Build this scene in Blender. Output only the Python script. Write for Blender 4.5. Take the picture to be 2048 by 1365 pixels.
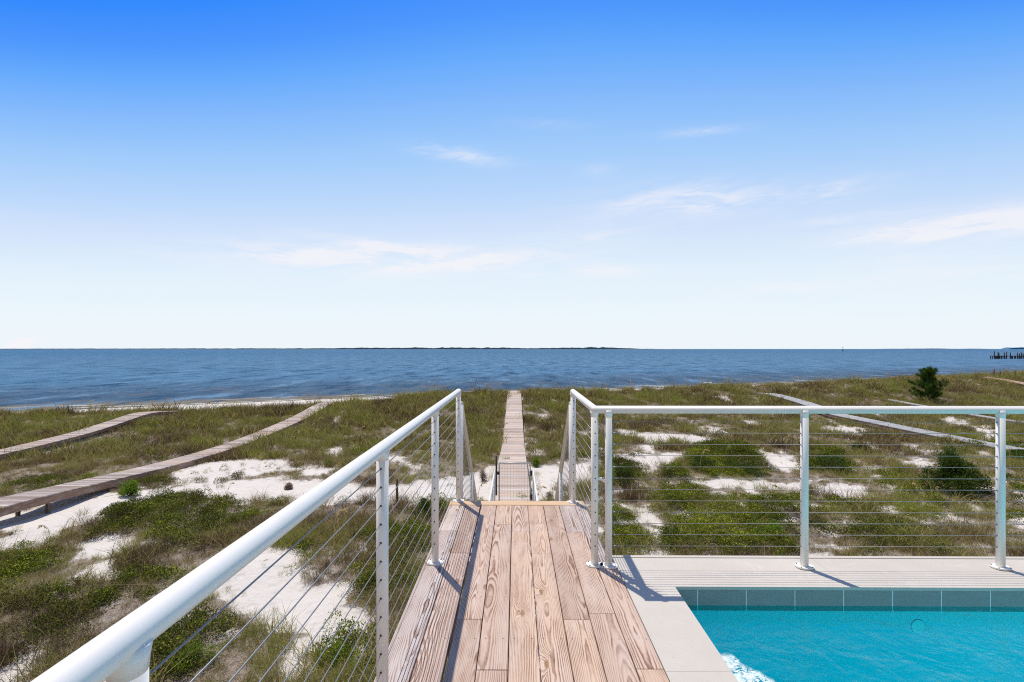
import bpy, math, random
import numpy as np
from mathutils import Vector, Matrix

for o in list(bpy.data.objects):
    bpy.data.objects.remove(o, do_unlink=True)
SC = bpy.context.scene
COL = SC.collection
R = math.radians
random.seed(7)
RNG = np.random.default_rng(11)

# ------------------------------------------------------------------ camera
CAMZ = 1.453                 # eye height above the deck (deck top is z = 0)
F = 968.0                    # focal length in photo pixels (2048 wide), a 17 mm lens
YAW = 8.0 / F
cam = bpy.data.cameras.new("camera")
cam.sensor_width = 36.0
cam.lens = F / 2048 * 36.0
cam.shift_y = 15.5 / 2048
cam.clip_start = 0.05
cam.clip_end = 40000
camo = bpy.data.objects.new("camera", cam)
COL.objects.link(camo)
camo.location = (0, 0, CAMZ)
camo.rotation_euler = (R(90), 0, YAW)
SC.camera = camo

# ------------------------------------------------------------------ light
SUN_EL, SUN_AZ = R(65), R(30)          # sun in front of the camera, to the left
sdir = Vector((-math.sin(SUN_AZ) * math.cos(SUN_EL), math.cos(SUN_AZ) * math.cos(SUN_EL), math.sin(SUN_EL)))
sun = bpy.data.lights.new("sun", 'SUN')
sun.energy = 4.5
sun.angle = R(0.53)
sun.color = (1.0, 0.90, 0.745)
suno = bpy.data.objects.new("sun", sun)
COL.objects.link(suno)
suno.rotation_euler = sdir.to_track_quat('Z', 'Y').to_euler()
suno.location = (-10, 20, 40)

SC.view_settings.view_transform = 'Standard'
SC.view_settings.look = 'None'
SC.view_settings.exposure = 0.0
SC.view_settings.gamma = 1.0
SC.view_settings.use_curve_mapping = False
SC.cycles.max_bounces = 8
SC.cycles.transparent_max_bounces = 12
SC.cycles.caustics_reflective = False
SC.cycles.caustics_refractive = False
SC.cycles.use_denoising = False
SC.cycles.pixel_filter_type = 'BLACKMAN_HARRIS'
SC.cycles.filter_width = 1.1
SC.cycles.sample_clamp_indirect = 6.0


class NT:
    """tiny helper for node trees"""
    def __init__(s, tree):
        s.t = tree; s.n = tree.nodes; s.l = tree.links

    def new(s, typ, **kw):
        n = s.n.new(typ)
        for k, v in kw.items():
            setattr(n, k, v)
        return n

    def put(s, sock, v):
        if isinstance(v, bpy.types.NodeSocket):
            s.l.new(v, sock)
        else:
            sock.default_value = v

    def m(s, op, a, b=None, c=None, clamp=False):
        n = s.new('ShaderNodeMath', operation=op, use_clamp=clamp)
        s.put(n.inputs[0], a)
        if b is not None: s.put(n.inputs[1], b)
        if c is not None: s.put(n.inputs[2], c)
        return n.outputs[0]

    def vm(s, op, a, b=None):
        n = s.new('ShaderNodeVectorMath', operation=op)
        s.put(n.inputs[0], a)
        if b is not None: s.put(n.inputs[1], b)
        return n.outputs[0]

    def xyz(s, v):
        n = s.new('ShaderNodeSeparateXYZ'); s.put(n.inputs[0], v)
        return n.outputs

    def comb(s, x=0.0, y=0.0, z=0.0):
        n = s.new('ShaderNodeCombineXYZ')
        for i, v in enumerate((x, y, z)): s.put(n.inputs[i], v)
        return n.outputs[0]

    def mix(s, f, a, b, blend='MIX'):
        n = s.new('ShaderNodeMix', data_type='RGBA', blend_type=blend)
        s.put(n.inputs[0], f); s.put(n.inputs[6], a); s.put(n.inputs[7], b)
        return n.outputs[2]

    def noise(s, vec, scale=1.0, detail=2.0, rough=0.5, dim='3D', dist=0.0):
        n = s.new('ShaderNodeTexNoise', noise_dimensions=dim)
        if vec is not None: s.put(n.inputs['Vector'], vec)
        n.inputs['Scale'].default_value = scale
        n.inputs['Detail'].default_value = detail
        n.inputs['Roughness'].default_value = rough
        n.inputs['Distortion'].default_value = dist
        return n.outputs[0]

    def ss(s, x, a, b):
        n = s.new('ShaderNodeMapRange', interpolation_type='SMOOTHSTEP')
        s.put(n.inputs[0], x); s.put(n.inputs[1], a); s.put(n.inputs[2], b)
        return n.outputs[0]

    def ramp(s, f, stops):
        n = s.new('ShaderNodeValToRGB')
        while len(n.color_ramp.elements) < len(stops): n.color_ramp.elements.new(0.5)
        for e, (p, c) in zip(n.color_ramp.elements, stops):
            e.position = p
            e.color = (*c, 1)
        s.put(n.inputs[0], f)
        return n.outputs[0]


# ------------------------------------------------------------------ sky
world = bpy.data.worlds.new("World")
SC.world = world
world.use_nodes = True
w = NT(world.node_tree)
w.n.clear()
sky = w.new('ShaderNodeTexSky', sky_type='NISHITA', sun_disc=False)
sky.sun_elevation = SUN_EL
sky.sun_rotation = -SUN_AZ
sky.altitude = 0
sky.air_density = 1.0
sky.dust_density = 0.6
sky.ozone_density = 2.0
dirv = w.new('ShaderNodeTexCoord').outputs['Generated']
dx, dy, dz = w.xyz(dirv)
el = w.m('MAXIMUM', dz, 0.0)
az = w.m('ARCTAN2', dx, dy)                        # 0 straight out to sea, + to the right
# the deep polarised blue overhead and to the left, bleaching to white near the horizon
side = w.m('ADD', w.m('MULTIPLY', w.m('MULTIPLY', az, az), 0.52), w.m('MULTIPLY', az, -0.09))
k = w.m('MULTIPLY', el, w.m('ADD', 1.0, w.m('MINIMUM', side, 0.45)))
SKY = [(0.0, (240, 248, 254)), (0.05, (238, 248, 254)), (0.15, (229, 243, 254)), (0.248, (208, 227, 253)), (0.294, (192, 219, 253)), (0.38, (163, 206, 253)),
       (0.457, (134, 188, 254)), (0.526, (98, 170, 255)), (0.575, (74, 151, 255)), (0.66, (24, 131, 255)), (0.78, (50, 118, 215)), (1.0, (85, 120, 178))]  # blue dulled overhead, out of view, to keep the fill light less blue
def lin(c): return tuple(((v / 255 + 0.055) / 1.055) ** 2.4 if v > 10 else v / 255 / 12.92 for v in c)
STR = 0.10
grad = w.ramp(k, [(p_, tuple(v * 1.0 for v in lin(c_))) for p_, c_ in SKY])
grad = w.mix(1.0, grad, (1 / STR, 1 / STR, 1 / STR, 1), 'MULTIPLY')
skyc = w.mix(0.95, sky.outputs[0], grad)
# unseen sky on the land side, whitened as neutral fill light for the railings
land = w.m('MULTIPLY', w.m('MULTIPLY', w.ss(dy, 0.0, -0.55), w.ss(dz, 0.95, 0.35)), 0.85)
skyc = w.mix(land, skyc, (6.4, 6.2, 5.8, 1))
# thin cirrus, placed by bearing and elevation
elv = w.m('ARCSINE', dz)
cv = w.comb(w.m('MULTIPLY', az, 4.0), w.m('MULTIPLY', elv, 22.0), 0.0)
warp = w.noise(cv, 1.3, 4.0, 0.6)
cv2 = w.comb(w.m('ADD', w.m('MULTIPLY', az, 6.0), w.m('MULTIPLY', warp, 2.2)), w.m('ADD', w.m('MULTIPLY', elv, 34.0), w.m('MULTIPLY', warp, 3.0)), 0.0)
wisp = w.ss(w.noise(cv2, 1.1, 7.0, 0.60), 0.30, 0.74)
mask = 0.0
def blob(u, v, ru, rv, amt, slope=0.0):
    """a wisp centred on a bearing/elevation read off the photo"""
    a0 = math.atan((u - 1032) / F); r = math.hypot(u - 1032, F); e0 = math.atan((698 - v) / r)
    ra = ru * 1.15 / r; re = rv * 1.35 / r
    da = w.m('DIVIDE', w.m('SUBTRACT', az, a0), ra)
    de = w.m('DIVIDE', w.m('SUBTRACT', w.m('SUBTRACT', elv, e0), w.m('MULTIPLY', w.m('SUBTRACT', az, a0), slope)), re)
    d = w.m('ADD', w.m('MULTIPLY', da, da), w.m('MULTIPLY', de, de))
    g = w.m('EXPONENT', w.m('MULTIPLY', d, -1.0))
    return w.m('MULTIPLY', g, amt)
for b in [(600, 512, 150, 15, 1.1, 0.06), (760, 520, 170, 20, 1.2, 0.03), (960, 514, 150, 13, 1.3, 0.0), (740, 490, 80, 7, 1.2, -0.1), (860, 537, 110, 8, 1.0, 0.05),
          (920, 310, 80, 10, 0.8, -0.12), (1400, 266, 60, 6, 0.6, -0.05), (1340, 405, 130, 22, 1.1, 0.0), (1560, 396, 120, 12, 1.1, 0.0), (1650, 393, 40, 6, 0.8, 0),
          (1160, 475, 90, 14, 0.7, 0.0), (1210, 541, 60, 8, 1.4, 0.0), (1960, 450, 170, 18, 2.4, -0.02), (1880, 462, 120, 8, 1.5, 0.02), (1980, 545, 150, 11, 1.2, -0.04),
          (1870, 515, 110, 9, 0.5, -0.05), (1700, 436, 90, 6, 0.7, 0.0), (1590, 575, 80, 8, 0.6, 0.0), (1080, 545, 90, 6, 0.6, 0),
          (1090, 250, 60, 6, 0.3, -0.05), (1195, 340, 30, 8, 0.3, 0)]:
    mask = w.m('ADD', mask, blob(*b))
cl = w.m('MULTIPLY', wisp, mask, clamp=True)
low = w.m('MULTIPLY', w.ss(elv, 0.34, 0.02), 0.12)
cu = w.m('ADD', blob(24, 692, 20, 8, 1.0, 0.25), blob(40, 684, 10, 7, 0.9, 0.3))
cu = w.m('MULTIPLY', w.ss(w.m('ADD', cu, w.m('MULTIPLY', w.noise(cv, 6.0, 4.0, 0.6), 0.5)), 0.55, 0.95), 1.0)
cl = w.m('MAXIMUM', cl, cu)
cl = w.m('ADD', w.m('MULTIPLY', cl, 0.72), w.m('MULTIPLY', wisp, low), clamp=True)
cloudc = w.comb(9.3, 9.1, 9.5)
out = w.mix(cl, skyc, cloudc)
bg = w.new('ShaderNodeBackground')
w.put(bg.inputs[0], out)
bg.inputs[1].default_value = STR
wo = w.new('ShaderNodeOutputWorld')
w.l.new(bg.outputs[0], wo.inputs[0])


# ------------------------------------------------------------------ mesh helpers
def tag(o, label=None, cat=None, group=None, kind=None):
    if label: o['label'] = label
    if cat: o['category'] = cat
    if group: o['group'] = group
    if kind: o['kind'] = kind
    return o


def empty(name, loc, label=None, cat=None, group=None, kind=None, parent=None):
    o = bpy.data.objects.new(name, None)
    COL.objects.link(o)
    o.location = loc
    o.empty_display_size = 0.1
    if parent: o.parent = parent
    return tag(o, label, cat, group, kind)


def wloc(o):
    v = Vector((0, 0, 0))
    while o is not None:
        v += o.location; o = o.parent
    return v


class MB:
    def __init__(s):
        s.v = []; s.f = []; s.sm = []; s.att = {}

    def box(s, x0, x1, y0, y1, z0, z1, bev=0.0):
        b = len(s.v)
        if bev <= 0:
            s.v += [(x0, y0, z0), (x1, y0, z0), (x1, y1, z0), (x0, y1, z0), (x0, y0, z1), (x1, y0, z1), (x1, y1, z1), (x0, y1, z1)]
            s.f += [(b, b + 3, b + 2, b + 1), (b + 4, b + 5, b + 6, b + 7), (b, b + 1, b + 5, b + 4), (b + 1, b + 2, b + 6, b + 5), (b + 2, b + 3, b + 7, b + 6), (b + 3, b, b + 4, b + 7)]
            s.sm += [False] * 6
        else:
            r = bev
            s.v += [(x0, y0, z0), (x1, y0, z0), (x1, y1, z0), (x0, y1, z0), (x0, y0, z1 - r), (x1, y0, z1 - r), (x1, y1, z1 - r), (x0, y1, z1 - r),
                    (x0 + r, y0 + r, z1), (x1 - r, y0 + r, z1), (x1 - r, y1 - r, z1), (x0 + r, y1 - r, z1)]
            s.f += [(b, b + 3, b + 2, b + 1), (b + 8, b + 9, b + 10, b + 11)]
            for i in range(4):
                j = (i + 1) % 4
                s.f += [(b + i, b + j, b + 4 + j, b + 4 + i), (b + 4 + i, b + 4 + j, b + 8 + j, b + 8 + i)]
            s.sm += [False] * 10
        return b

    def tube(s, pts, r, seg=12, caps=True, dome=False):
        pts = [Vector(p) for p in pts]
        rr = r if isinstance(r, (list, tuple)) else [r] * len(pts)
        if dome:                       # rounded ends
            d0 = (pts[0] - pts[1]).normalized(); d1 = (pts[-1] - pts[-2]).normalized()
            a = [(pts[0] + d0 * rr[0] * math.sin(t), rr[0] * math.cos(t)) for t in (1.45, 1.0, 0.5)]
            e = [(pts[-1] + d1 * rr[-1] * math.sin(t), rr[-1] * math.cos(t)) for t in (0.5, 1.0, 1.45)]
            rr = [q for _, q in a] + list(rr) + [q for _, q in e]
            pts = [q for q, _ in a] + pts + [q for q, _ in e]
        b = len(s.v)
        n = len(pts)
        up = None
        for i, p in enumerate(pts):
            t0 = (pts[i] - pts[i - 1]).normalized() if i > 0 else (pts[1] - pts[0]).normalized()
            t1 = (pts[i + 1] - pts[i]).normalized() if i < n - 1 else t0
            t = (t0 + t1).normalized()
            if up is None:
                up = Vector((0, 0, 1)) if abs(t.z) < 0.9 else Vector((0, 1, 0))
            side = t.cross(up).normalized()
            up2 = side.cross(t).normalized()
            cs = max(0.3, t.dot(t0))
            # stretch in the mitre plane
            bend = (t1 - t0)
            bd = bend.normalized() if bend.length > 1e-5 else None
            for j in range(seg):
                a = 2 * math.pi * j / seg
                o = side * math.cos(a) * rr[i] + up2 * math.sin(a) * rr[i]
                if bd is not None and cs < 0.999:
                    bp = (bd - t * bd.dot(t)).normalized()
                    o = o + bp * (o.dot(bp) * (1 / cs - 1))
                s.v.append(tuple(p + o))
        for i in range(n - 1):
            for j in range(seg):
                k2 = (j + 1) % seg
                s.f.append((b + i * seg + j, b + i * seg + k2, b + (i + 1) * seg + k2, b + (i + 1) * seg + j)); s.sm.append(True)
        if caps:
            s.f.append(tuple(b + j for j in range(seg - 1, -1, -1))); s.sm.append(False)
            s.f.append(tuple(b + (n - 1) * seg + j for j in range(seg))); s.sm.append(False)

    def prism(s, poly, z0, z1):
        b = len(s.v); n = len(poly)
        s.v += [(x, y, z0) for x, y in poly] + [(x, y, z1) for x, y in poly]
        s.f.append(tuple(range(b + n - 1, b - 1, -1))); s.f.append(tuple(range(b + n, b + 2 * n))); s.sm += [False, False]
        for i in range(n):
            j = (i + 1) % n
            s.f.append((b + i, b + j, b + n + j, b + n + i)); s.sm.append(False)

    def hexa(s, c8):
        """box from 8 corners: bottom ring then top ring"""
        b = len(s.v); s.v += [tuple(c) for c in c8]
        s.f += [(b, b + 3, b + 2, b + 1), (b + 4, b + 5, b + 6, b + 7), (b, b + 1, b + 5, b + 4), (b + 1, b + 2, b + 6, b + 5), (b + 2, b + 3, b + 7, b + 6), (b + 3, b, b + 4, b + 7)]
        s.sm += [False] * 6

    def build(s, name, mat, parent=None, **tags):
        me = bpy.data.meshes.new(name)
        off = wloc(parent) if parent else Vector((0, 0, 0))
        vs = [(x - off.x, y - off.y, z - off.z) for x, y, z in s.v]
        me.from_pydata(vs, [], s.f)
        me.polygons.foreach_set('use_smooth', s.sm)
        for k_, arr in s.att.items():
            a = me.attributes.new(k_, 'FLOAT_VECTOR', 'POINT')
            a.data.foreach_set('vector', np.asarray(arr, dtype=np.float32).ravel())
        me.materials.append(mat)
        me.update()
        o = bpy.data.objects.new(name, me)
        COL.objects.link(o)
        if parent: o.parent = parent
        return tag(o, **tags)


def plank_attrs(mb, start, along, centre, rnd):
    """per-plank coordinates for the wood grain: across, along, thickness"""
    ax = mb.att.setdefault('ploc', []); ar = mb.att.setdefault('prnd', [])
    for (x, y, z) in mb.v[start:]:
        if along == 'y': ax.append((x - centre[0], y - centre[1], z - centre[2]))
        else: ax.append((y - centre[1], x - centre[0], z - centre[2]))
        ar.append(rnd)


def bulk_mesh(name, verts, faces_flat, nper, mat, attrs=None, smooth=False):
    """fast mesh from numpy arrays; all faces have nper corners"""
    me = bpy.data.meshes.new(name)
    nf = len(faces_flat) // nper
    me.vertices.add(len(verts)); me.vertices.foreach_set('co', verts.astype(np.float32).ravel())
    me.loops.add(len(faces_flat)); me.loops.foreach_set('vertex_index', faces_flat.astype(np.int32))
    me.polygons.add(nf)
    me.polygons.foreach_set('loop_start', np.arange(0, nf * nper, nper, dtype=np.int32))
    if smooth: me.polygons.foreach_set('use_smooth', np.ones(nf, dtype=bool))
    me.update(calc_edges=True)
    for k_, arr in (attrs or {}).items():
        a = me.attributes.new(k_, 'FLOAT', 'POINT')
        a.data.foreach_set('value', arr.astype(np.float32))
    me.materials.append(mat)
    return me


# ------------------------------------------------------------------ materials
def mat_new(name):
    m = bpy.data.materials.new(name)
    m.use_nodes = True
    t = NT(m.node_tree)
    t.n.clear()
    o = t.new('ShaderNodeOutputMaterial')
    return m, t, o


def pbr(name, color, rough=0.5, metal=0.0, spec=0.5, noise_amt=0.0, noise_scale=8.0, bump=0.0, dark=None):
    m, t, o = mat_new(name)
    p = t.new('ShaderNodeBsdfPrincipled')
    p.inputs['Roughness'].default_value = rough
    p.inputs['Metallic'].default_value = metal
    p.inputs['Specular IOR Level'].default_value = spec
    pos = t.new('ShaderNodeNewGeometry').outputs['Position']
    if noise_amt > 0:
        n = t.noise(pos, noise_scale, 5.0, 0.6)
        dk = dark or tuple(c * 0.7 for c in color)
        c = t.mix(t.m('MULTIPLY', t.ss(n, 0.35, 0.75), noise_amt), (*color, 1), (*dk, 1))
        t.put(p.inputs['Base Color'], c)
    else:
        p.inputs['Base Color'].default_value = (*color, 1)
    if bump > 0:
        b = t.new('ShaderNodeBump')
        b.inputs['Strength'].default_value = bump
        b.inputs['Distance'].default_value = 0.002
        t.put(b.inputs['Height'], t.noise(pos, noise_scale * 20, 3.0, 0.6))
        t.l.new(b.outputs[0], p.inputs['Normal'])
    t.l.new(p.outputs[0], o.inputs[0])
    return m


M_WHITE = pbr('white_powder_coat', (0.80, 0.79, 0.765), 0.28, 0, 0.5, 0.35, 6.0, 0.0, (0.70, 0.69, 0.66))
M_CREAM = pbr('cream_paint', (0.66, 0.60, 0.50), 0.4, 0, 0.4, 0.5, 5.0, 0.0, (0.55, 0.47, 0.37))
M_STEEL = pbr('stainless_cable', (0.24, 0.25, 0.27), 0.42, 0.6, 0.5)
M_DARKFIT = pbr('dark_grommet', (0.05, 0.045, 0.045), 0.5, 0.2, 0.5)
M_GALV = pbr('galvanised_gate', (0.58, 0.58, 0.56), 0.45, 0.35, 0.5, 0.4, 20.0)
M_BLACK = pbr('black_hardware', (0.015, 0.015, 0.017), 0.5)
m, t, o = mat_new('pale_coping_stone')
pos = t.new('ShaderNodeNewGeometry').outputs['Position']
c = t.mix(t.ss(t.noise(pos, 1.7, 5.0, 0.6), 0.3, 0.7), (0.55, 0.52, 0.48, 1), (0.50, 0.47, 0.43, 1))
c = t.mix(t.m('MULTIPLY', t.ss(t.noise(pos, 14.0, 6.0, 0.75), 0.62, 0.75), 0.5), c, (0.40, 0.36, 0.32, 1))
c = t.mix(t.m('MULTIPLY', t.ss(t.noise(pos, 60.0, 3.0, 0.7), 0.66, 0.72), 0.6), c, (0.30, 0.26, 0.22, 1))
c = t.mix(t.m('MULTIPLY', t.ss(t.noise(pos, 4.0, 3.0, 0.7, dist=1.0), 0.60, 0.66), 0.35), c, (0.60, 0.575, 0.54, 1))
p = t.new('ShaderNodeBsdfPrincipled'); t.put(p.inputs['Base Color'], c); p.inputs['Roughness'].default_value = 0.8; p.inputs['Specular IOR Level'].default_value = 0.2
b = t.new('ShaderNodeBump'); b.inputs['Strength'].default_value = 0.25; b.inputs['Distance'].default_value = 0.001
t.put(b.inputs['Height'], t.noise(pos, 150.0, 3.0, 0.6)); t.l.new(b.outputs[0], p.inputs['Normal'])
t.l.new(p.outputs[0], o.inputs[0])
M_CONC = m
M_WALL = pbr('white_render', (0.62, 0.60, 0.56), 0.85, 0, 0.2, 0.4, 1.5, 0.2)
M_OLDWOOD = pbr('dark_old_piling', (0.05, 0.04, 0.033), 0.9, 0, 0.1, 0.6, 3.0, 0.2)
M_STAKE = pbr('weathered_stake', (0.17, 0.12, 0.085), 0.9, 0, 0.1, 0.7, 14.0, 0.4)


def wood(name, cols, grain=(0.20, 0.115, 0.075), freq=135.0, gstr=0.85, rough=0.75, nails=False):
    m, t, o = mat_new(name)
    A = t.new('ShaderNodeAttribute', attribute_name='ploc').outputs['Vector']
    Q = t.new('ShaderNodeAttribute', attribute_name='prnd').outputs['Vector']
    x, y, z = t.xyz(A)
    r1, r2, r3 = t.xyz(Q)
    s1 = t.m('MULTIPLY', r3, 91.0)
    yn = t.comb(t.m('MULTIPLY', x, 1.0), t.m('ADD', t.m('MULTIPLY', y, 0.52), s1), s1)
    n1 = t.noise(yn, 2.3, 1.5, 0.5)
    n2 = t.noise(t.vm('ADD', yn, (13.7, 4.1, 0.0)), 1.2, 1.0, 0.5)
    z0 = t.m('ADD', 0.004, t.m('MULTIPLY', r2, 0.07))
    zc = t.m('ADD', z0, t.m('MULTIPLY', t.m('SUBTRACT', n1, 0.5), 0.075))
    xw = t.m('ADD', t.m('SUBTRACT', x, t.m('MULTIPLY', t.m('SUBTRACT', r1, 0.5), 0.17)), t.m('MULTIPLY', t.m('SUBTRACT', n2, 0.5), 0.05))
    rad = t.m('SQRT', t.m('ADD', t.m('MULTIPLY', xw, xw), t.m('MULTIPLY', zc, zc)))
    # knots
    kv = t.comb(t.m('ADD', t.m('MULTIPLY', x, 6.0), t.m('MULTIPLY', r1, 37.0)), t.m('ADD', t.m('MULTIPLY', y, 2.1), s1), 0.0)
    vor = t.new('ShaderNodeTexVoronoi', voronoi_dimensions='2D', feature='F1')
    t.put(vor.inputs['Vector'], kv)
    vor.inputs['Scale'].default_value = 1.0
    kd = t.m('ADD', vor.outputs['Distance'], t.m('MULTIPLY', t.m('SUBTRACT', t.noise(kv, 9.0, 2.0, 0.5), 0.5), 0.07))
    kr = t.xyz(vor.outputs['Color'])[0]
    has = t.m('GREATER_THAN', kr, 0.74)
    kb = t.m('MULTIPLY', t.m('EXPONENT', t.m('MULTIPLY', t.m('MULTIPLY', kd, kd), -28.0)), has)
    rad = t.m('ADD', rad, t.m('MULTIPLY', kb, 0.035))
    fine = t.noise(t.comb(t.m('MULTIPLY', x, 260.0), t.m('ADD', t.m('MULTIPLY', y, 6.0), s1), s1), 1.0, 4.0, 0.6)
    ph = t.m('ADD', t.m('MULTIPLY', rad, freq), t.m('MULTIPLY', t.noise(t.comb(t.m('MULTIPLY', x, 30.0), t.m('MULTIPLY', y, 7.0), s1), 1.0, 3.0, 0.6), 1.1))
    wv = t.m('FRACT', ph)
    band = t.m('MULTIPLY', t.ss(wv, 0.30, 0.82), t.ss(wv, 1.0, 0.90))
    patch = t.ss(t.noise(t.comb(t.m('MULTIPLY', x, 14.0), t.m('MULTIPLY', y, 3.0), s1), 1.0, 4.0, 0.65), 0.32, 0.66)
    band = t.m('MULTIPLY', band, t.m('ADD', 0.22, t.m('MULTIPLY', patch, 0.78)))
    base = t.ramp(t.m('FRACT', t.m('MULTIPLY', t.m('ADD', r1, r3), 3.7)), [(i / (len(cols) - 0.99), c) for i, c in enumerate(cols)])
    base.node.color_ramp.interpolation = 'CONSTANT'
    weather = t.ss(t.noise(t.comb(t.m('MULTIPLY', x, 9.0), t.m('MULTIPLY', y, 2.2), t.m('ADD', s1, 5.0)), 1.0, 5.0, 0.7), 0.42, 0.70)
    base = t.mix(t.m('MULTIPLY', weather, 0.38), base, (0.62, 0.56, 0.53, 1))
    c = t.mix(t.m('MULTIPLY', band, gstr), base, (*grain, 1))
    c = t.mix(t.m('MULTIPLY', t.ss(fine, 0.50, 0.72), 0.30), c, (grain[0] * 1.3, grain[1] * 1.3, grain[2] * 1.3, 1))
    kc = t.m('MULTIPLY', t.ss(kd, 0.085, 0.05), has)
    ring = t.ss(t.m('SINE', t.m('MULTIPLY', kd, 210.0)), -0.2, 0.9)
    c = t.mix(t.m('MULTIPLY', kc, 0.9), c, t.mix(ring, (0.36, 0.21, 0.12, 1), (0.16, 0.085, 0.05, 1)))
    if nails:
        ny_ = t.m('SUBTRACT', t.m('MULTIPLY', t.m('FRACT', t.m('DIVIDE', t.m('ADD', y, 40.0), 0.406)), 0.406), 0.203)
        nx_ = t.m('SUBTRACT', t.m('ABSOLUTE', x), 0.044)
        nd = t.m('SQRT', t.m('ADD', t.m('MULTIPLY', nx_, nx_), t.m('MULTIPLY', ny_, ny_)))
        c = t.mix(t.m('MULTIPLY', t.ss(nd, 0.0048, 0.0032), 0.85), c, (0.07, 0.055, 0.05, 1))
    p = t.new('ShaderNodeBsdfPrincipled')
    t.put(p.inputs['Base Color'], c)
    p.inputs['Roughness'].default_value = rough
    p.inputs['Specular IOR Level'].default_value = 0.2
    b = t.new('ShaderNodeBump')
    b.inputs['Strength'].default_value = 0.5
    b.inputs['Distance'].default_value = 0.0025
    t.put(b.inputs['Height'], t.m('ADD', t.m('MULTIPLY', band, -0.6), t.m('MULTIPLY', fine, -0.5)))
    t.l.new(b.outputs[0], p.inputs['Normal'])
    t.l.new(p.outputs[0], o.inputs[0])
    return m


M_DECK = wood('weathered_pine_deck', [(0.53, 0.40, 0.33), (0.62, 0.55, 0.50), (0.47, 0.35, 0.285), (0.60, 0.45, 0.35), (0.50, 0.44, 0.42), (0.56, 0.43, 0.36), (0.42, 0.325, 0.275)], grain=(0.17, 0.075, 0.042), freq=150.0, gstr=0.92, nails=True)
M_NEWWOOD = wood('pale_end_board', [(0.60, 0.43, 0.28), (0.64, 0.46, 0.30)], grain=(0.42, 0.26, 0.15), gstr=0.45)
M_WALK = wood('weathered_walk_boards', [(0.42, 0.36, 0.33), (0.30, 0.255, 0.235), (0.50, 0.38, 0.30), (0.40, 0.355, 0.335), (0.55, 0.49, 0.46), (0.24, 0.19, 0.165), (0.46, 0.37, 0.32)], gstr=0.45)
M_CWALK = wood('pale_weathered_walk_boards', [(0.54, 0.45, 0.39), (0.42, 0.35, 0.31), (0.60, 0.45, 0.34), (0.52, 0.45, 0.41), (0.64, 0.57, 0.52), (0.36, 0.28, 0.235), (0.56, 0.44, 0.36)], gstr=0.40)
M_GREYWALK = wood('grey_walk_boards', [(0.36, 0.37, 0.39), (0.42, 0.43, 0.45), (0.33, 0.34, 0.37), (0.45, 0.46, 0.47)], grain=(0.20, 0.19, 0.19), gstr=0.3)
M_PINKWALK = wood('red_brown_walk_boards', [(0.42, 0.26, 0.19), (0.50, 0.33, 0.25), (0.38, 0.24, 0.18)], gstr=0.3)
M_BEAM = wood('brown_side_beam', [(0.25, 0.15, 0.10), (0.30, 0.185, 0.125), (0.22, 0.135, 0.095)], gstr=0.5)


def leafmat(name, ramp, transl=0.35, rough=0.75):
    m, t, o = mat_new(name)
    sh = t.new('ShaderNodeAttribute', attribute_name='shade').outputs['Fac']
    ti = t.new('ShaderNodeAttribute', attribute_type='INSTANCER', attribute_name='tint').outputs['Fac']
    f = t.m('ADD', sh, ti, clamp=True)
    c = t.ramp(f, ramp)
    d = t.new('ShaderNodeBsdfPrincipled')
    t.put(d.inputs['Base Color'], c)
    d.inputs['Roughness'].default_value = rough
    d.inputs['Specular IOR Level'].default_value = 0.10
    tr = t.new('ShaderNodeBsdfTranslucent')
    t.put(tr.inputs[0], t.mix(1.0, c, (1.0, 1.05, 0.6, 1), 'MULTIPLY'))
    mx = t.new('ShaderNodeMixShader')
    mx.inputs[0].default_value = transl
    t.l.new(d.outputs[0], mx.inputs[1]); t.l.new(tr.outputs[0], mx.inputs[2])
    t.l.new(mx.outputs[0], o.inputs[0])
    return m


# ramps run brown > tan > olive > green
M_GRASS = leafmat('dune_grass_blades', [(0.0, (0.095, 0.060, 0.045)), (0.18, (0.20, 0.14, 0.085)), (0.36, (0.48, 0.375, 0.205)), (0.55, (0.35, 0.315, 0.105)), (0.78, (0.22, 0.25, 0.05)), (1.0, (0.24, 0.33, 0.048))])
M_LEAF = leafmat('ground_cover_leaves', [(0.0, (0.11, 0.07, 0.05)), (0.18, (0.045, 0.05, 0.014)), (0.42, (0.075, 0.108, 0.010)), (0.70, (0.19, 0.235, 0.018)), (1.0, (0.52, 0.52, 0.07))])
M_TWIG = leafmat('dry_twigs', [(0.0, (0.12, 0.08, 0.07)), (0.45, (0.32, 0.245, 0.205)), (1.0, (0.62, 0.52, 0.44))], 0.1)
M_OAT = leafmat('sea_oat_plumes', [(0.0, (0.20, 0.20, 0.08)), (0.5, (0.45, 0.34, 0.20)), (1.0, (0.62, 0.48, 0.32))], 0.4)
M_NEEDLE = leafmat('pine_needles', [(0.0, (0.026, 0.046, 0.013)), (0.5, (0.046, 0.098, 0.016)), (1.0, (0.098, 0.182, 0.026))], 0.25)
M_DKLEAF = leafmat('dark_shrub_leaves', [(0.0, (0.031, 0.044, 0.013)), (0.5, (0.050, 0.081, 0.015)), (1.0, (0.125, 0.181, 0.025))], 0.25)
M_BRIGHT = leafmat('bright_shrub_leaves', [(0.0, (0.087, 0.131, 0.022)), (0.5, (0.145, 0.246, 0.029)), (1.0, (0.290, 0.392, 0.051))], 0.4)
M_BARK = pbr('shrub_bark', (0.12, 0.085, 0.06), 0.9, 0, 0.1, 0.6, 20.0, 0.3)


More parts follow.
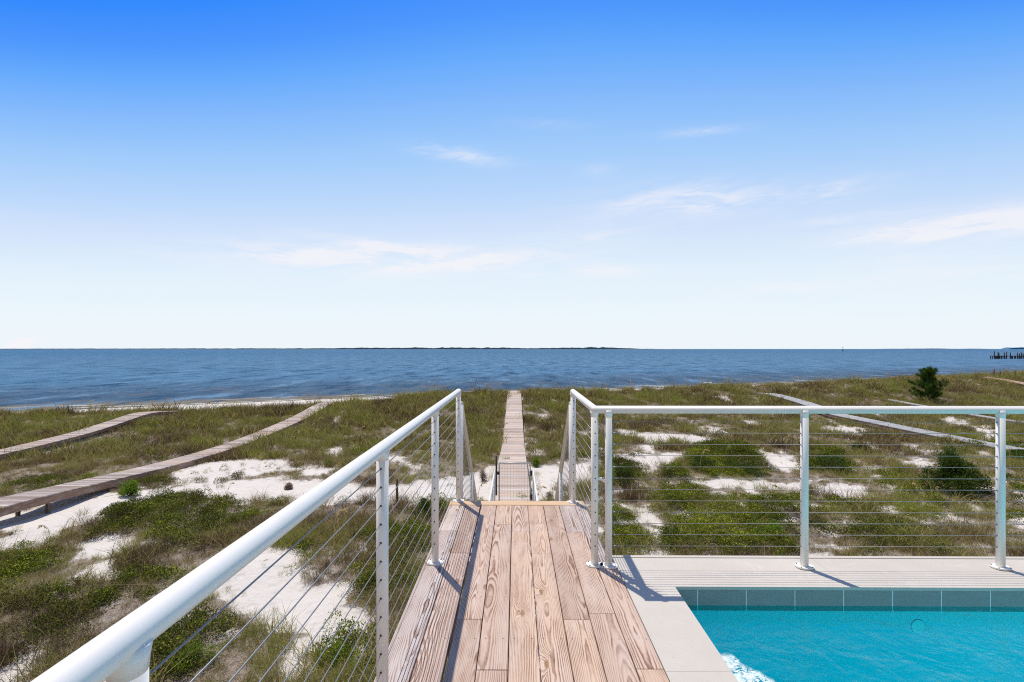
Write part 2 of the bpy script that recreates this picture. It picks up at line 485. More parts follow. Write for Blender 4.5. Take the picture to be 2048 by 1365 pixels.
# ------------------------------------------------------------------ ground shape
def vnoise(x, y, seed=0):
    xi = np.floor(x).astype(np.int64); yi = np.floor(y).astype(np.int64)
    fx = x - xi; fy = y - yi
    fx = fx * fx * (3 - 2 * fx); fy = fy * fy * (3 - 2 * fy)
    def h(a, b):
        n = (a * 374761393 + b * 668265263 + seed * 2147483647) & 0xffffffff
        n = ((n ^ (n >> 13)) * 1274126177) & 0xffffffff
        return ((n ^ (n >> 16)) & 0xffff) / 65535.0
    return (h(xi, yi) * (1 - fx) + h(xi + 1, yi) * fx) * (1 - fy) + (h(xi, yi + 1) * (1 - fx) + h(xi + 1, yi + 1) * fx) * fy


def fbm(x, y, seed=0, oct=3):
    v = 0; a = 0.5; tt = 0
    for i in range(oct):
        v = v + a * vnoise(x * 2 ** i, y * 2 ** i, seed + i * 17); tt += a; a *= 0.5
    return v / tt


SEA = -6.5 + CAMZ
# the boardwalks: x position, then (y, drop below the eye)
WALKS = {
    'centre': (-0.15, [(8.3, 4.60), (14, 4.62), (18, 4.72), (22, 4.93), (26, 5.26), (28.5, 5.34), (32, 5.10), (36, 4.76), (40, 4.36), (43.7, 3.95), (47, 4.02), (52, 4.9), (59, 5.95)]),
    'near_left': (-16.0, [(1, 4.66), (6, 4.66), (11, 4.68), (15, 4.76), (18, 4.98), (21.2, 5.22), (24.5, 5.38), (27.6, 5.43), (31.5, 5.30), (35.9, 5.05), (40.5, 4.53), (43, 4.72), (45.5, 4.98), (49, 5.7)]),
    'far_left': (-26.0, [(5, 4.95), (14, 5.0), (20, 5.18), (24.4, 5.21), (28.5, 5.03), (31, 4.76), (33.5, 4.42), (36, 4.66), (38.5, 4.95), (41, 5.4)]),
    'grey': (25.0, [(24.3, 4.99), (27, 5.06), (30.7, 5.07), (34.1, 5.07), (36.5, 5.08), (38.5, 5.07), (41.5, 4.69), (45.2, 4.47), (47.8, 4.38), (50.5, 4.6)]),
    'pale': (37.0, [(34, 5.32), (37.3, 5.36), (41, 5.28), (46.9, 5.09), (49, 5.02)]),
    'red': (65.0, [(58, 4.80), (60.5, 4.66), (63, 4.35), (66, 4.02), (68.5, 3.93), (70.5, 4.1), (74, 4.7)]),
}


def walk_drop(name, y):
    kn = WALKS[name][1]
    return np.interp(y, [q[0] for q in kn], [q[1] for q in kn])


def smooth(v, a, b):
    t = np.clip((v - a) / (b - a), 0, 1)
    return t * t * (3 - 2 * t)


def shore(X):
    return 71.7 + np.where(X < -22, 0.474 * X + 2.13, 0.377 * X)


def ground_drop(X, Y):
    X = np.asarray(X, float); Y = np.asarray(Y, float)
    s = Y - 0.30 * X
    wob = (fbm(X * 0.05 + 3, Y * 0.03 + 9, 5) - 0.5) * 5.0
    s2 = s + wob * smooth(s, 30, 40) - smooth(X, 45, 60) * 5.0
    g = np.interp(s2, [-1e4, 8, 15, 20, 26, 32, 37, 41, 44.5, 48, 53, 59, 66, 72, 80, 100, 1e4],
                  [5.32, 5.32, 5.33, 5.38, 5.55, 5.60, 5.30, 4.80, 4.42, 4.62, 5.5, 6.05, 6.35, 6.52, 6.9, 7.6, 8.0])
    bch = np.clip(6.5 + 0.055 * (Y - shore(X)), 3.0, 8.2)
    bl = smooth(s2, 46.5, 53)
    g = g * (1 - bl) + bch * bl
    crest = np.exp(-((s2 - 44) / 6.0) ** 2)
    g = g - crest * np.interp(X, [-60, -40, -30, -24, -18, -14, -9, 0, 25, 38, 46, 53, 60, 120], [-0.45, -0.60, -0.78, -0.75, -0.75, -0.55, 0.0, 0.05, 0.12, 0.12, 0.05, 0.22, 0.32, 0.5])
    far = smooth(X, 30, 55) * (1 - smooth(s, 46, 56)) * smooth(s, 18, 34)
    g = g - far * 0.25
    land = 1 - smooth(s, 52, 60)
    g = g - land * ((fbm(X * 0.16, Y * 0.16, 1, 3) - 0.5) * 0.50 + (fbm(X * 0.7, Y * 0.7, 2, 2) - 0.5) * 0.14)
    g = g - land * crest * (fbm(X * 0.12 + 7, Y * 0.12, 8, 2) - 0.45) * 0.55
    for nm, (wx, kn) in WALKS.items():
        y0, y1 = kn[0][0], kn[-1][0]
        wd = walk_drop(nm, Y) + (0.20 if nm not in ('near_left',) else 0.27)
        d = np.abs(X - wx)
        if nm in ('pale',): wd = wd - 0.12
        on = (1 - smooth(d, 0.75, 2.6)) * smooth(Y, y0 - 3, y0) * (1 - smooth(Y, y1, y1 + 3))
        lo = np.maximum(g, wd)
        # keep the walk from standing far above the sand as well
        hi = np.minimum(lo, wd + np.where(s < 24, 0.45, 0.22))
        g = g * (1 - on) + hi * on
    return g


def gz(X, Y):
    return CAMZ - ground_drop(X, Y)


def gpt(u, v):
    """ground point seen at a photo pixel (used once, to read plan positions off the photo)"""
    a, b = (u - 1024) / F, 1.0
    c, s_ = math.cos(YAW), math.sin(YAW)
    ddx, ddy = a * c - b * s_, a * s_ + b * c
    ddz = -(v - 698) / F
    ts = np.concatenate([np.arange(4, 30, 0.1), np.arange(30, 110, 0.25)])
    z = CAMZ + ddz * ts
    g = gz(ddx * ts, ddy * ts)
    hit = np.nonzero(z <= g)[0]
    tt = ts[hit[0]] if len(hit) else (CAMZ - SEA) / max(1e-3, -ddz)
    tt = min(tt, 90)
    return ddx * tt, ddy * tt


def cp(ox, oy, sc, pts):
    return [gpt(ox + x / sc, oy + y / sc) for x, y in pts]


A6 = (1240, 800, 4.4025); A7 = (1640, 800, 4.4045); AL = (0, 900, 2.926); AM = (500, 780, 5.12); AC = (600, 965, 3.413); I1 = (0, 0, 1.0)
SAND = [(1.0, I1, [(0, 1050), (60, 1035), (150, 1008), (235, 990), (330, 978), (400, 970), (560, 958), (640, 962), (740, 975), (800, 972), (900, 962), (985, 935), (1000, 960), (985, 1003), (960, 1005), (880, 1005), (800, 1008), (700, 1008), (600, 1003), (520, 1007), (470, 1000), (330, 992), (240, 1018), (190, 1038), (120, 1075), (60, 1092), (0, 1108)]),
        (1.0, I1, [(1062, 938), (1120, 932), (1190, 928), (1188, 950), (1150, 968), (1125, 985), (1108, 1003), (1065, 1003)]),
        (0.9, A6, [(0, 265), (200, 290), (480, 310), (760, 330), (820, 370), (760, 400), (500, 385), (330, 410), (260, 450), (140, 450), (160, 400), (240, 390), (130, 350), (0, 330)]),
        (1.0, A6, [(-60, 490), (250, 480), (450, 480), (600, 480), (560, 520), (460, 540), (440, 580), (350, 590), (330, 640), (230, 665), (220, 600), (110, 570), (0, 540), (-60, 540)]),
        (1.0, A6, [(1190, 450), (1350, 480), (1500, 500), (1500, 560), (1480, 600), (1500, 650), (1440, 640), (1350, 590), (1280, 560), (1180, 480)]),
        (0.95, A6, [(690, 740), (860, 760), (870, 720), (1050, 700), (1300, 720), (1600, 750), (1600, 800), (1560, 830), (1400, 800), (1200, 810), (1120, 840), (1060, 790), (900, 800), (880, 850), (790, 850)]),
        (0.95, A7, [(-40, 770), (30, 770), (300, 760), (480, 820), (600, 860), (560, 890), (380, 870), (200, 880), (60, 850), (0, 900), (-60, 850)]),
        (0.9, A6, [(20, 940), (120, 960), (200, 1000), (350, 1040), (390, 1190), (330, 1230), (200, 1150), (100, 1050)]),
        (0.85, A6, [(1060, 180), (1180, 190), (1240, 240), (1180, 270), (1100, 220)]),
        (0.6, A6, [(640, 240), (900, 250), (960, 300), (800, 320), (650, 290)]),
        (0.55, A7, [(980, 170), (1150, 150), (1300, 200), (1540, 240), (1560, 300), (1540, 360), (1480, 330), (1300, 260), (1100, 200)]),
        (0.6, A7, [(0, 270), (200, 230), (320, 250), (400, 290), (200, 320), (0, 310)]),
        (0.7, A7, [(700, 550), (880, 530), (950, 570), (820, 595)]),
        (0.8, A7, [(400, 580), (520, 620), (490, 645)]),
        (0.7, A7, [(1180, 1050), (1300, 1085), (1280, 1120), (1200, 1095)]),
        (0.6, A7, [(1230, 900), (1440, 1030), (1400, 1035), (1250, 960)]),
        (0.5, A7, [(0, 1130), (150, 1150), (100, 1195), (0, 1180)]),
        (0.6, A7, [(100, 1290), (300, 1330), (250, 1365), (100, 1365)]),
        (0.5, A7, [(1640, 1180), (1797, 1200), (1797, 1240), (1640, 1210)]),
        (0.5, A7, [(1640, 210), (1797, 220), (1797, 260), (1640, 250)]),
        (0.8, (960, 780, 5.936), [(540, 300), (800, 290), (860, 350), (700, 400), (600, 370)]),
        (0.7, (960, 780, 5.936), [(570, 700), (730, 685), (740, 740), (600, 790)]),
        (0.7, (960, 780, 5.936), [(760, 90), (860, 80), (860, 160), (780, 150)]),
        (0.75, AM, [(820, 290), (900, 250), (940, 300), (870, 370), (830, 350)]),
        (0.7, AM, [(850, 380), (930, 390), (940, 460), (880, 440)]),
        (0.95, AM, [(730, 620), (860, 590), (960, 600), (940, 660), (830, 700), (760, 660)]),
        (0.62, AM, [(520, 780), (640, 750), (720, 800), (1000, 800), (1060, 840), (850, 870), (700, 900), (560, 890)]),
        (0.5, AM, [(0, 750), (480, 740), (500, 800), (300, 830), (0, 810)]),
        (0.6, AM, [(1420, 690), (1560, 740), (1720, 800), (1650, 860), (1500, 790)]),
        (0.6, I1, [(330, 955), (420, 925), (560, 920), (620, 940), (500, 955), (400, 965)]),
        (0.85, AL, [(460, 560), (560, 540), (740, 530), (760, 560), (640, 590), (690, 640), (730, 660), (620, 740), (530, 760), (500, 740), (600, 660), (560, 600), (480, 600)]),
        (1.0, AL, [(1450, 600), (1560, 590), (1700, 640), (1850, 820), (2048, 820), (2048, 1000), (1900, 1100), (1850, 1200), (1750, 1290), (1700, 1240), (1720, 1130), (1600, 960), (1500, 1010), (1400, 1000), (1330, 900), (1200, 900), (1120, 960), (1040, 960), (1150, 860), (1300, 760)]),
        (1.0, AC, [(0, 690), (100, 650), (250, 700), (280, 800), (420, 880), (500, 960), (530, 1050), (480, 1130), (350, 1000), (270, 950), (240, 1000), (150, 1150), (0, 1260), (-60, 1100), (-60, 800)]),
        (0.8, AL, [(0, 1270), (100, 1280), (220, 1300), (150, 1400), (0, 1400)]),
        (0.7, AL, [(600, 1290), (680, 1270), (690, 1400), (560, 1400)]),
        (0.8, (1340, 735, 12.8), [(520, 670), (640, 690), (660, 800), (560, 780)]),
        (0.85, (1340, 735, 12.8), [(1000, 720), (1200, 700), (1500, 740), (1700, 900), (1500, 940), (1300, 900), (1250, 800), (1050, 790)]),
        (0.6, (1100, 680, 3.413), [(0, 380), (50, 390), (40, 480), (0, 500)]),
        (0.7, (1100, 680, 3.413), [(940, 360), (1000, 370), (990, 410), (950, 400)]),
        (0.85, (1500, 660, 3.737), [(0, 680), (70, 710), (60, 750), (0, 740)]),
        (0.8, (1500, 660, 3.737), [(0, 510), (60, 480), (120, 500), (80, 540), (10, 540)]),
        (0.9, I1, [(0, 1010), (60, 1000), (60, 1035), (0, 1052)]),
        ]
GREEN = [(1.0, AL, [(560, 440), (700, 340), (820, 300), (960, 270), (1150, 280), (1330, 290), (1500, 380), (1480, 430), (1300, 500), (1100, 540), (950, 560), (800, 500), (640, 520), (560, 520)]),
         (0.9, AL, [(0, 590), (200, 590), (330, 640), (300, 740), (100, 800), (0, 820)]),
         (0.65, AL, [(0, 860), (300, 850), (500, 900), (750, 700), (900, 780), (700, 950), (400, 1100), (200, 1150), (0, 1130)]),
         (0.8, AC, [(600, 300), (880, 250), (900, 380), (800, 650), (600, 900), (500, 860), (300, 800), (280, 700), (500, 550)]),
         (0.9, AC, [(880, 60), (1060, 60), (1060, 200), (900, 260), (800, 200)]),
         (1.0, A6, [(600, 510), (860, 400), (1180, 430), (1330, 560), (1420, 640), (1300, 680), (1000, 690), (700, 680), (600, 620)]),
         (0.9, A6, [(380, 600), (600, 590), (620, 680), (380, 700)]),
         (0.9, A6, [(-100, 540), (100, 570), (230, 600), (220, 780), (-100, 770)]),
         (0.8, A6, [(350, 820), (700, 740), (800, 850), (1100, 880), (1600, 900), (1600, 1365), (400, 1365), (380, 1050)]),
         (1.0, A6, [(-80, 900), (0, 960), (150, 1120), (200, 1365), (-80, 1365)]),
         (1.0, A7, [(-60, 450), (100, 470), (190, 580), (300, 620), (280, 680), (100, 640), (-60, 620)]),
         (0.75, A7, [(380, 650), (700, 640), (850, 720), (700, 760), (900, 800), (1100, 870), (1300, 900), (1000, 950), (600, 900), (500, 700)]),
         (0.65, A7, [(0, 880), (500, 960), (900, 1000), (1200, 1150), (1100, 1365), (500, 1365), (0, 1180)]),
         (0.6, A7, [(1640, 400), (1797, 450), (1797, 1100), (1640, 1050)]),
         (0.9, A7, [(1200, 390), (1550, 400), (1797, 430), (1797, 480), (1300, 450)]),
         (0.8, AL, [(0, 230), (200, 180), (620, 180), (300, 230), (0, 270)]),
         (0.7, AL, [(700, 190), (850, 160), (1500, 120), (1400, 200), (1000, 210), (800, 260), (700, 250)]),
         (0.9, AL, [(920, 1000), (1300, 900), (1450, 1000), (1200, 1200), (1250, 1400), (920, 1400)]),
         (0.9, AC, [(250, 1040), (400, 1060), (530, 1130), (560, 1365), (100, 1365)]),
         ]
SANDP = [(wt, np.array(cp(*a, p))) for wt, a, p in SAND]
GREENP = [(wt, np.array(cp(*a, p))) for wt, a, p in GREEN]


def poly_sd(X, Y, P):
    """signed distance to polygon, positive inside"""
    inside = np.zeros(X.shape, bool); d = np.full(X.shape, 1e9)
    n = len(P)
    for i in range(n):
        x1, y1 = P[i]; x2, y2 = P[(i + 1) % n]
        ex, ey = x2 - x1, y2 - y1
        L = ex * ex + ey * ey + 1e-9
        t = np.clip(((X - x1) * ex + (Y - y1) * ey) / L, 0, 1)
        d = np.minimum(d, (X - x1 - t * ex) ** 2 + (Y - y1 - t * ey) ** 2)
        cond = ((y1 > Y) != (y2 > Y))
        xi = (x2 - x1) * (Y - y1) / (y2 - y1 + 1e-12) + x1
        inside ^= cond & (X < xi)
    d = np.sqrt(d)
    return np.where(inside, d, -d)


def field(X, Y, polys, soft):
    X = X.ravel(); Y = Y.ravel()
    out_ = np.zeros(X.shape)
    for wt, P in polys:
        x0, y0 = P.min(0) - 2; x1, y1 = P.max(0) + 2
        sel = (X > x0) & (X < x1) & (Y > y0) & (Y < y1)
        if not sel.any(): continue
        xs, ys = X[sel], Y[sel]
        sd = poly_sd(xs, ys, P) + (fbm(xs * 1.8, ys * 1.8, 31, 4) - 0.5) * 1.7
        v = wt * smooth(sd, -soft, soft)
        out_[sel] = np.maximum(out_[sel], v)
    return out_


def cover(X, Y):
    """plant cover 0..1 and leafy-green share 0..1"""
    X = np.asarray(X, float); Y = np.asarray(Y, float); shp = X.shape
    X = X.ravel(); Y = Y.ravel()
    sand = field(X, Y, SANDP, 0.30)
    green = field(X, Y, GREENP, 0.35)
    s = Y - 0.30 * X
    n = fbm(X * 0.9, Y * 0.9, 41, 4)
    n2 = fbm(X * 0.25, Y * 0.25, 51, 3)
    # the open trough of the dune is thin; the crest is thick
    dense = np.interp(s, [8, 18, 27, 33, 38], [0.80, 0.72, 0.76, 0.90, 1.0])
    c = dense - sand * 1.02 + (n - 0.5) * 0.55 + (fbm(X * 3.0, Y * 3.0, 43, 3) - 0.5) * 0.65 + (n2 - 0.5) * 0.35
    beach = smooth(s + (n2 - 0.5) * 3 - smooth(X, 42, 58) * 9, 48.0, 50.5)
    c = c * (1 - beach) - beach
    for nm, (wx, kn) in WALKS.items():
        wd = 0.60 if nm != 'pale' else 0.36
        on = (1 - smooth(np.abs(X - wx), wd, wd + 0.12)) * (Y > kn[0][0]) * (Y < kn[-1][0])
        c = c - on * 2
    c = c - 3 * ((np.abs(X) < 0.9) & (Y < 8.4))
    g = np.clip(green + (fbm(X * 0.6, Y * 0.6, 61, 2) - 0.62) * 0.9, 0, 1) * np.interp(s, [25, 34], [1, 0.25])
    c = c - 0.65 * smooth(fbm(X * 1.3 + 31, Y * 1.7, 141, 3), 0.66, 0.72) * (s < 36) * (0.35 + 0.65 * smooth(X, 0, 3))
    c = c + 0.10 * (1 - smooth(X, -3, 1))
    return np.clip(c, 0, 1).reshape(shp), np.clip(g, 0, 1).reshape(shp)


# one ground sheet, fine near the house and coarser towards the edges
def warped(n, c, lo, hi, k_):
    a0 = math.asinh((lo - c) / k_); a1 = math.asinh((hi - c) / k_)
    return c + k_ * np.sinh(np.linspace(a0, a1, n))


gx = warped(820, 4, -900, 1400, 14)
gy = warped(820, 14, -500, 900, 13)
GX, GY = np.meshgrid(gx, gy)
GZ = gz(GX, GY)
C0, G0 = cover(GX, GY)
# small hummocks where plants catch the sand
GZ = GZ + np.clip(C0, 0, 1) * 0.05
nx, ny = len(gx), len(gy)
ii = np.arange(nx * ny).reshape(ny, nx)
quads = np.stack([ii[:-1, :-1], ii[:-1, 1:], ii[1:, 1:], ii[1:, :-1]], -1).reshape(-1, 4)

m, t, o = mat_new('dune_sand')
pos = t.new('ShaderNodeNewGeometry').outputs['Position']
veg = t.new('ShaderNodeAttribute', attribute_name='veg').outputs['Fac']
n_f = t.noise(pos, 7.0, 6.0, 0.68)
n_g = t.noise(pos, 28.0, 4.0, 0.7)
wet = t.new('ShaderNodeAttribute', attribute_name='wet').outputs['Fac']
litter = t.ss(t.m('ADD', veg, t.m('MULTIPLY', t.m('SUBTRACT', n_f, 0.5), 1.3)), 0.34, 0.72)
speck = t.m('MULTIPLY', t.ss(n_g, 0.60, 0.68), t.ss(veg, 0.02, 0.35))
n_l = t.noise(pos, 0.6, 3.0, 0.6)
sandc = t.mix(n_l, (0.56, 0.525, 0.49, 1), (0.68, 0.65, 0.62, 1))
litc = t.mix(t.ss(n_g, 0.35, 0.65), (0.10, 0.072, 0.05, 1), (0.40, 0.32, 0.25, 1))
c = t.mix(t.m('MULTIPLY', litter, 0.86), sandc, litc)
c = t.mix(t.m('MULTIPLY', speck, 0.7), c, (0.16, 0.11, 0.075, 1))
c = t.mix(t.m('MULTIPLY', t.ss(t.noise(pos, 22.0, 5.0, 0.75), 0.66, 0.71), 0.55), c, (0.20, 0.15, 0.11, 1))
c = t.mix(wet, c, (0.30, 0.25, 0.19, 1))
p = t.new('ShaderNodeBsdfPrincipled')
t.put(p.inputs['Base Color'], c)
fv = t.new('ShaderNodeTexVoronoi', feature='SMOOTH_F1'); t.put(fv.inputs['Vector'], pos); fv.inputs['Scale'].default_value = 2.4
foot = t.ss(fv.outputs['Distance'], 0.10, 0.34)
p.inputs['Roughness'].default_value = 0.95
p.inputs['Specular IOR Level'].default_value = 0.1
b = t.new('ShaderNodeBump'); b.inputs['Strength'].default_value = 0.8; b.inputs['Distance'].default_value = 0.05
t.put(b.inputs['Height'], t.m('ADD', t.m('ADD', t.m('MULTIPLY', foot, 0.8), t.m('MULTIPLY', t.noise(pos, 2.6, 6.0, 0.66), 2.2)), t.m('MULTIPLY', litter, n_g)))
t.l.new(b.outputs[0], p.inputs['Normal'])
t.l.new(p.outputs[0], o.inputs[0])
S0 = GY - 0.30 * GX
S1 = GY - shore(GX)
wetv = smooth(S1, -0.9, -0.1)
me = bulk_mesh('dune_ground', np.stack([GX, GY, GZ], -1).reshape(-1, 3), quads.ravel(), 4, m,
               {'veg': C0.ravel(), 'wet': wetv.ravel()}, smooth=True)
tag(bpy.data.objects.new('dune_ground', me), kind='structure')
COL.objects.link(bpy.data.objects['dune_ground'])

# ------------------------------------------------------------------ sea
m, t, o = mat_new('sea_water')
pos = t.new('ShaderNodeNewGeometry').outputs['Position']
px, py, pz = t.xyz(pos)
sh = t.m('SUBTRACT', py, t.m('MULTIPLY', px, 0.37))           # metres out from the shoreline, roughly
v1 = t.comb(t.m('MULTIPLY', px, 0.45), py, 0.0)
r0 = t.noise(v1, 0.055, 3.0, 0.6)
r1 = t.noise(v1, 0.35, 4.0, 0.65)
r2 = t.noise(v1, 1.4, 5.0, 0.7)
r3 = t.noise(v1, 0.012, 4.0, 0.6)
# chop at every size, so that it still reads far out
v4 = t.comb(t.m('MULTIPLY', px, 1.0), t.m('MULTIPLY', py, 0.33), 0.0)
r4 = t.noise(v4, 0.20, 8.0, 0.72)
r5 = t.noise(t.comb(t.m('MULTIPLY', px, 0.35), t.m('MULTIPLY', py, 0.3), 3.0), 0.9, 9.0, 0.8)
deepc = t.mix(t.ss(sh, 110.0, 900.0), (0.062, 0.160, 0.285, 1), (0.030, 0.125, 0.25, 1))
shal = t.mix(t.ss(sh, 72.0, 80.0), (0.20, 0.17, 0.11, 1), (0.045, 0.095, 0.165, 1))
shal = t.mix(t.m('MULTIPLY', t.ss(r1, 0.52, 0.66), 0.7), shal, (0.13, 0.10, 0.085, 1))
c = t.mix(t.ss(sh, 82.0, 135.0), shal, deepc)
c = t.mix(t.m('MULTIPLY', t.ss(r4, 0.50, 0.38), 0.85), c, (0.010, 0.052, 0.115, 1))
c = t.mix(t.m('MULTIPLY', t.ss(r4, 0.52, 0.66), 0.80), c, (0.13, 0.25, 0.39, 1))
c = t.mix(t.m('MULTIPLY', t.ss(r2, 0.52, 0.66), 0.30), c, (0.10, 0.20, 0.31, 1))
c = t.mix(t.m('MULTIPLY', t.m('MULTIPLY', t.ss(r5, 0.66, 0.72), t.ss(sh, 700.0, 100.0)), 0.8), c, (0.62, 0.60, 0.57, 1))  # sun glints painted as white flecks in the base colour
p = t.new('ShaderNodeBsdfPrincipled')
t.put(p.inputs['Base Color'], c)
p.inputs['Roughness'].default_value = 0.38
p.inputs['IOR'].default_value = 1.33
p.inputs['Specular IOR Level'].default_value = 0.012
b = t.new('ShaderNodeBump'); b.inputs['Strength'].default_value = 1.0; b.inputs['Distance'].default_value = 0.55
h = t.m('ADD', t.m('MULTIPLY', r0, 1.2), t.m('ADD', t.m('MULTIPLY', r1, 0.9), t.m('MULTIPLY', r2, 0.35)))
t.put(b.inputs['Height'], h)
t.l.new(b.outputs[0], p.inputs['Normal'])
t.l.new(p.outputs[0], o.inputs[0])
M_SEA = m
# rippled mesh near the shore, flat beyond
sx = warped(420, 0, -16000, 16000, 60)
sy = np.concatenate([np.linspace(20, 180, 330), 180 + 160 * np.expm1(np.linspace(0, math.log(16000 / 160), 90))[1:]])
X2, Y2 = np.meshgrid(sx, sy)
fade = 1 - smooth(np.hypot(X2, Y2), 120, 260)
cal = smooth(Y2 - shore(X2), -1, 12)
Z2 = SEA + fade * (0.3 + 0.7 * cal) * ((fbm(X2 * 0.22, Y2 * 0.75, 71, 3) - 0.5) * 0.26)
q = np.arange(len(sx) * len(sy)).reshape(len(sy), len(sx))
qq = np.stack([q[:-1, :-1], q[:-1, 1:], q[1:, 1:], q[1:, :-1]], -1).reshape(-1, 4)
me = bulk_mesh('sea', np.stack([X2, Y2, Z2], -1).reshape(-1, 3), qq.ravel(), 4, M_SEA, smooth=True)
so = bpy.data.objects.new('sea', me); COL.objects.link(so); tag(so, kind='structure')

# thin lines of surf where the bay meets the beach
M_FOAM = pbr('surf_foam', (0.62, 0.62, 0.60), 0.8, 0, 0.2)
vv = []; ff = []
for k_ in range(2):
    off = 0.5 + k_ * 3.4
    xs = np.arange(-70, 110, 1.0)
    ys = shore(xs) + off + (fbm(xs * 0.15, xs * 0 + k_ * 5, 81, 3) - 0.5) * 3.0
    wd = np.clip((fbm(xs * 0.35, xs * 0 + k_ * 9, 82, 3) - 0.50) * 1.6, 0, 0.3) * (1.0 if k_ < 1 else 0.6)
    base_i = len(vv)
    for i in range(len(xs)):
        vv += [(xs[i], ys[i] - wd[i] / 2, SEA + 0.10), (xs[i], ys[i] + wd[i] / 2, SEA + 0.13)]
    for i in range(len(xs) - 1):
        if wd[i] > 0.02 or wd[i + 1] > 0.02:
            ff += [base_i + 2 * i, base_i + 2 * i + 2, base_i + 2 * i + 3, base_i + 2 * i + 1]
me = bulk_mesh('surf_foam', np.array(vv), np.array(ff), 4, M_FOAM)
fo = bpy.data.objects.new('surf_foam', me); COL.objects.link(fo); tag(fo, 'thin broken lines of white surf along the sandy shore', 'surf', kind='stuff')

# ------------------------------------------------------------------ far shore across the bay
M_FARTREE = pbr('far_pine_woods', (0.075, 0.13, 0.175), 0.95, 0, 0.05, 0.5, 0.02, 0, (0.035, 0.075, 0.11))  # distance haze put into the bluish base colour
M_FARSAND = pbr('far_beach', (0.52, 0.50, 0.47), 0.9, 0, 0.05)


def dirx(u):
    a = (u - 1032) / F
    return a


def far_strip(name, u0, u1, dist, prof, depth, mat, z0, step=1.5, seed=0, **kw):
    us = np.arange(u0, u1 + step, step)
    mb = MB()
    front, back = [], []
    for i, u in enumerate(us):
        hgt = float(np.interp(u, [q[0] for q in prof], [q[1] for q in prof]))
        n_ = float(fbm(np.array([u * 0.11]), np.array([seed * 1.0]), 91 + seed, 4)[0])
        hgt = max(0.2, hgt * (0.55 + 0.9 * n_))
        x = dirx(u) * dist
        b_ = len(mb.v)
        mb.v += [(x, dist, z0), (x, dist, z0 + hgt * 0.8), (x, dist + depth * 0.4, z0 + hgt), (x * (1 + depth / dist), dist + depth, z0 + hgt * 0.7), (x * (1 + depth / dist), dist + depth, z0)]
        if i:
            a_ = b_ - 5
            for j in range(4):
                mb.f.append((a_ + j, b_ + j, b_ + j + 1, a_ + j + 1)); mb.sm.append(False)
    return mb.build(name, mat, **kw)


far_strip('far_shore', -60, 1350, 6000, [(0, 2.2), (600, 3.0), (1240, 3), (1345, 3.6)], 500, M_FARSAND, SEA - 0.5, 6, 1, kind='structure')
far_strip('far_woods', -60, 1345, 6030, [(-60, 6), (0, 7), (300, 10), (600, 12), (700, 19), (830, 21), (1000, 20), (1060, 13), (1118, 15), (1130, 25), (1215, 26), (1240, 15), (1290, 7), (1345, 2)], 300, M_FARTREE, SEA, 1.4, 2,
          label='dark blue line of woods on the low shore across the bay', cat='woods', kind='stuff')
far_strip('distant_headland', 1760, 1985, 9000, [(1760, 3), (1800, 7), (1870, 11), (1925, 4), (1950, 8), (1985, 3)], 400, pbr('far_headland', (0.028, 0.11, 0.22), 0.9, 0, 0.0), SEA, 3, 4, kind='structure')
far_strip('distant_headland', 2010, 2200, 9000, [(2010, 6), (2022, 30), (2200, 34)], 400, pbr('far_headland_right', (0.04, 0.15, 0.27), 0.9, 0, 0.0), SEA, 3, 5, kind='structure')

# channel marker
D_ = 1500.0
xm = dirx(1682) * D_
mk = empty('channel_marker', (xm, D_, SEA), 'dark slim channel marker standing on the open horizon', 'marker')
mb = MB(); mb.tube([(xm, D_, SEA - 1), (xm, D_, SEA + 14)], 0.45, 8); mb.build('pole', M_OLDWOOD, mk)
mb = MB(); mb.prism([(xm - 1.3, D_ - 1.3), (xm + 1.3, D_ - 1.3), (xm + 1.3, D_ + 1.3), (xm - 1.3, D_ + 1.3)], SEA, SEA + 2.2); mb.build('base', M_OLDWOOD, mk)
mb = MB(); mb.box(xm - 1.0, xm + 1.0, D_ - 0.7, D_ - 0.5, SEA + 7.5, SEA + 10.5); mb.build('daymark', M_OLDWOOD, mk)

# ruined pier
D_ = 315.0
x0 = dirx(1981) * D_
pier = empty('ruined_pier', (x0, D_, SEA), 'dark ruined pier with bare pilings standing in the bay at the right edge', 'pier')
rnd = random.Random(4)
for i in range(26):
    u = 1983 + i * 3.6 + rnd.uniform(-0.7, 0.7)
    if 2007.5 < u < 2011 or 2017 < u < 2019.5: continue
    x = dirx(u) * D_
    for row in (0, 3.2):
        top = 2.0
        if rnd.random() < 0.3 and u > 1990: top = 4.6 + rnd.uniform(-1.2, 0.4)
        mb = MB(); mb.tube([(x, D_ + row, SEA - 1), (x + rnd.uniform(-.1, .1), D_ + row, SEA + top)], 0.26, 6)
        mb.build('piling', M_OLDWOOD, pier)
for (u0, u1) in ((1982, 2006), (2011, 2040), (2030, 2075)):
    mb = MB(); mb.box(dirx(u0) * D_, dirx(u1) * D_, D_ - 0.35, D_ + 0.1, SEA + 1.55, SEA + 1.95); mb.build('crossbeam', M_OLDWOOD, pier)
    mb = MB(); mb.box(dirx(u0) * D_, dirx(u1) * D_, D_ + 3.1, D_ + 3.4, SEA + 1.55, SEA + 1.95); mb.build('crossbeam', M_OLDWOOD, pier)

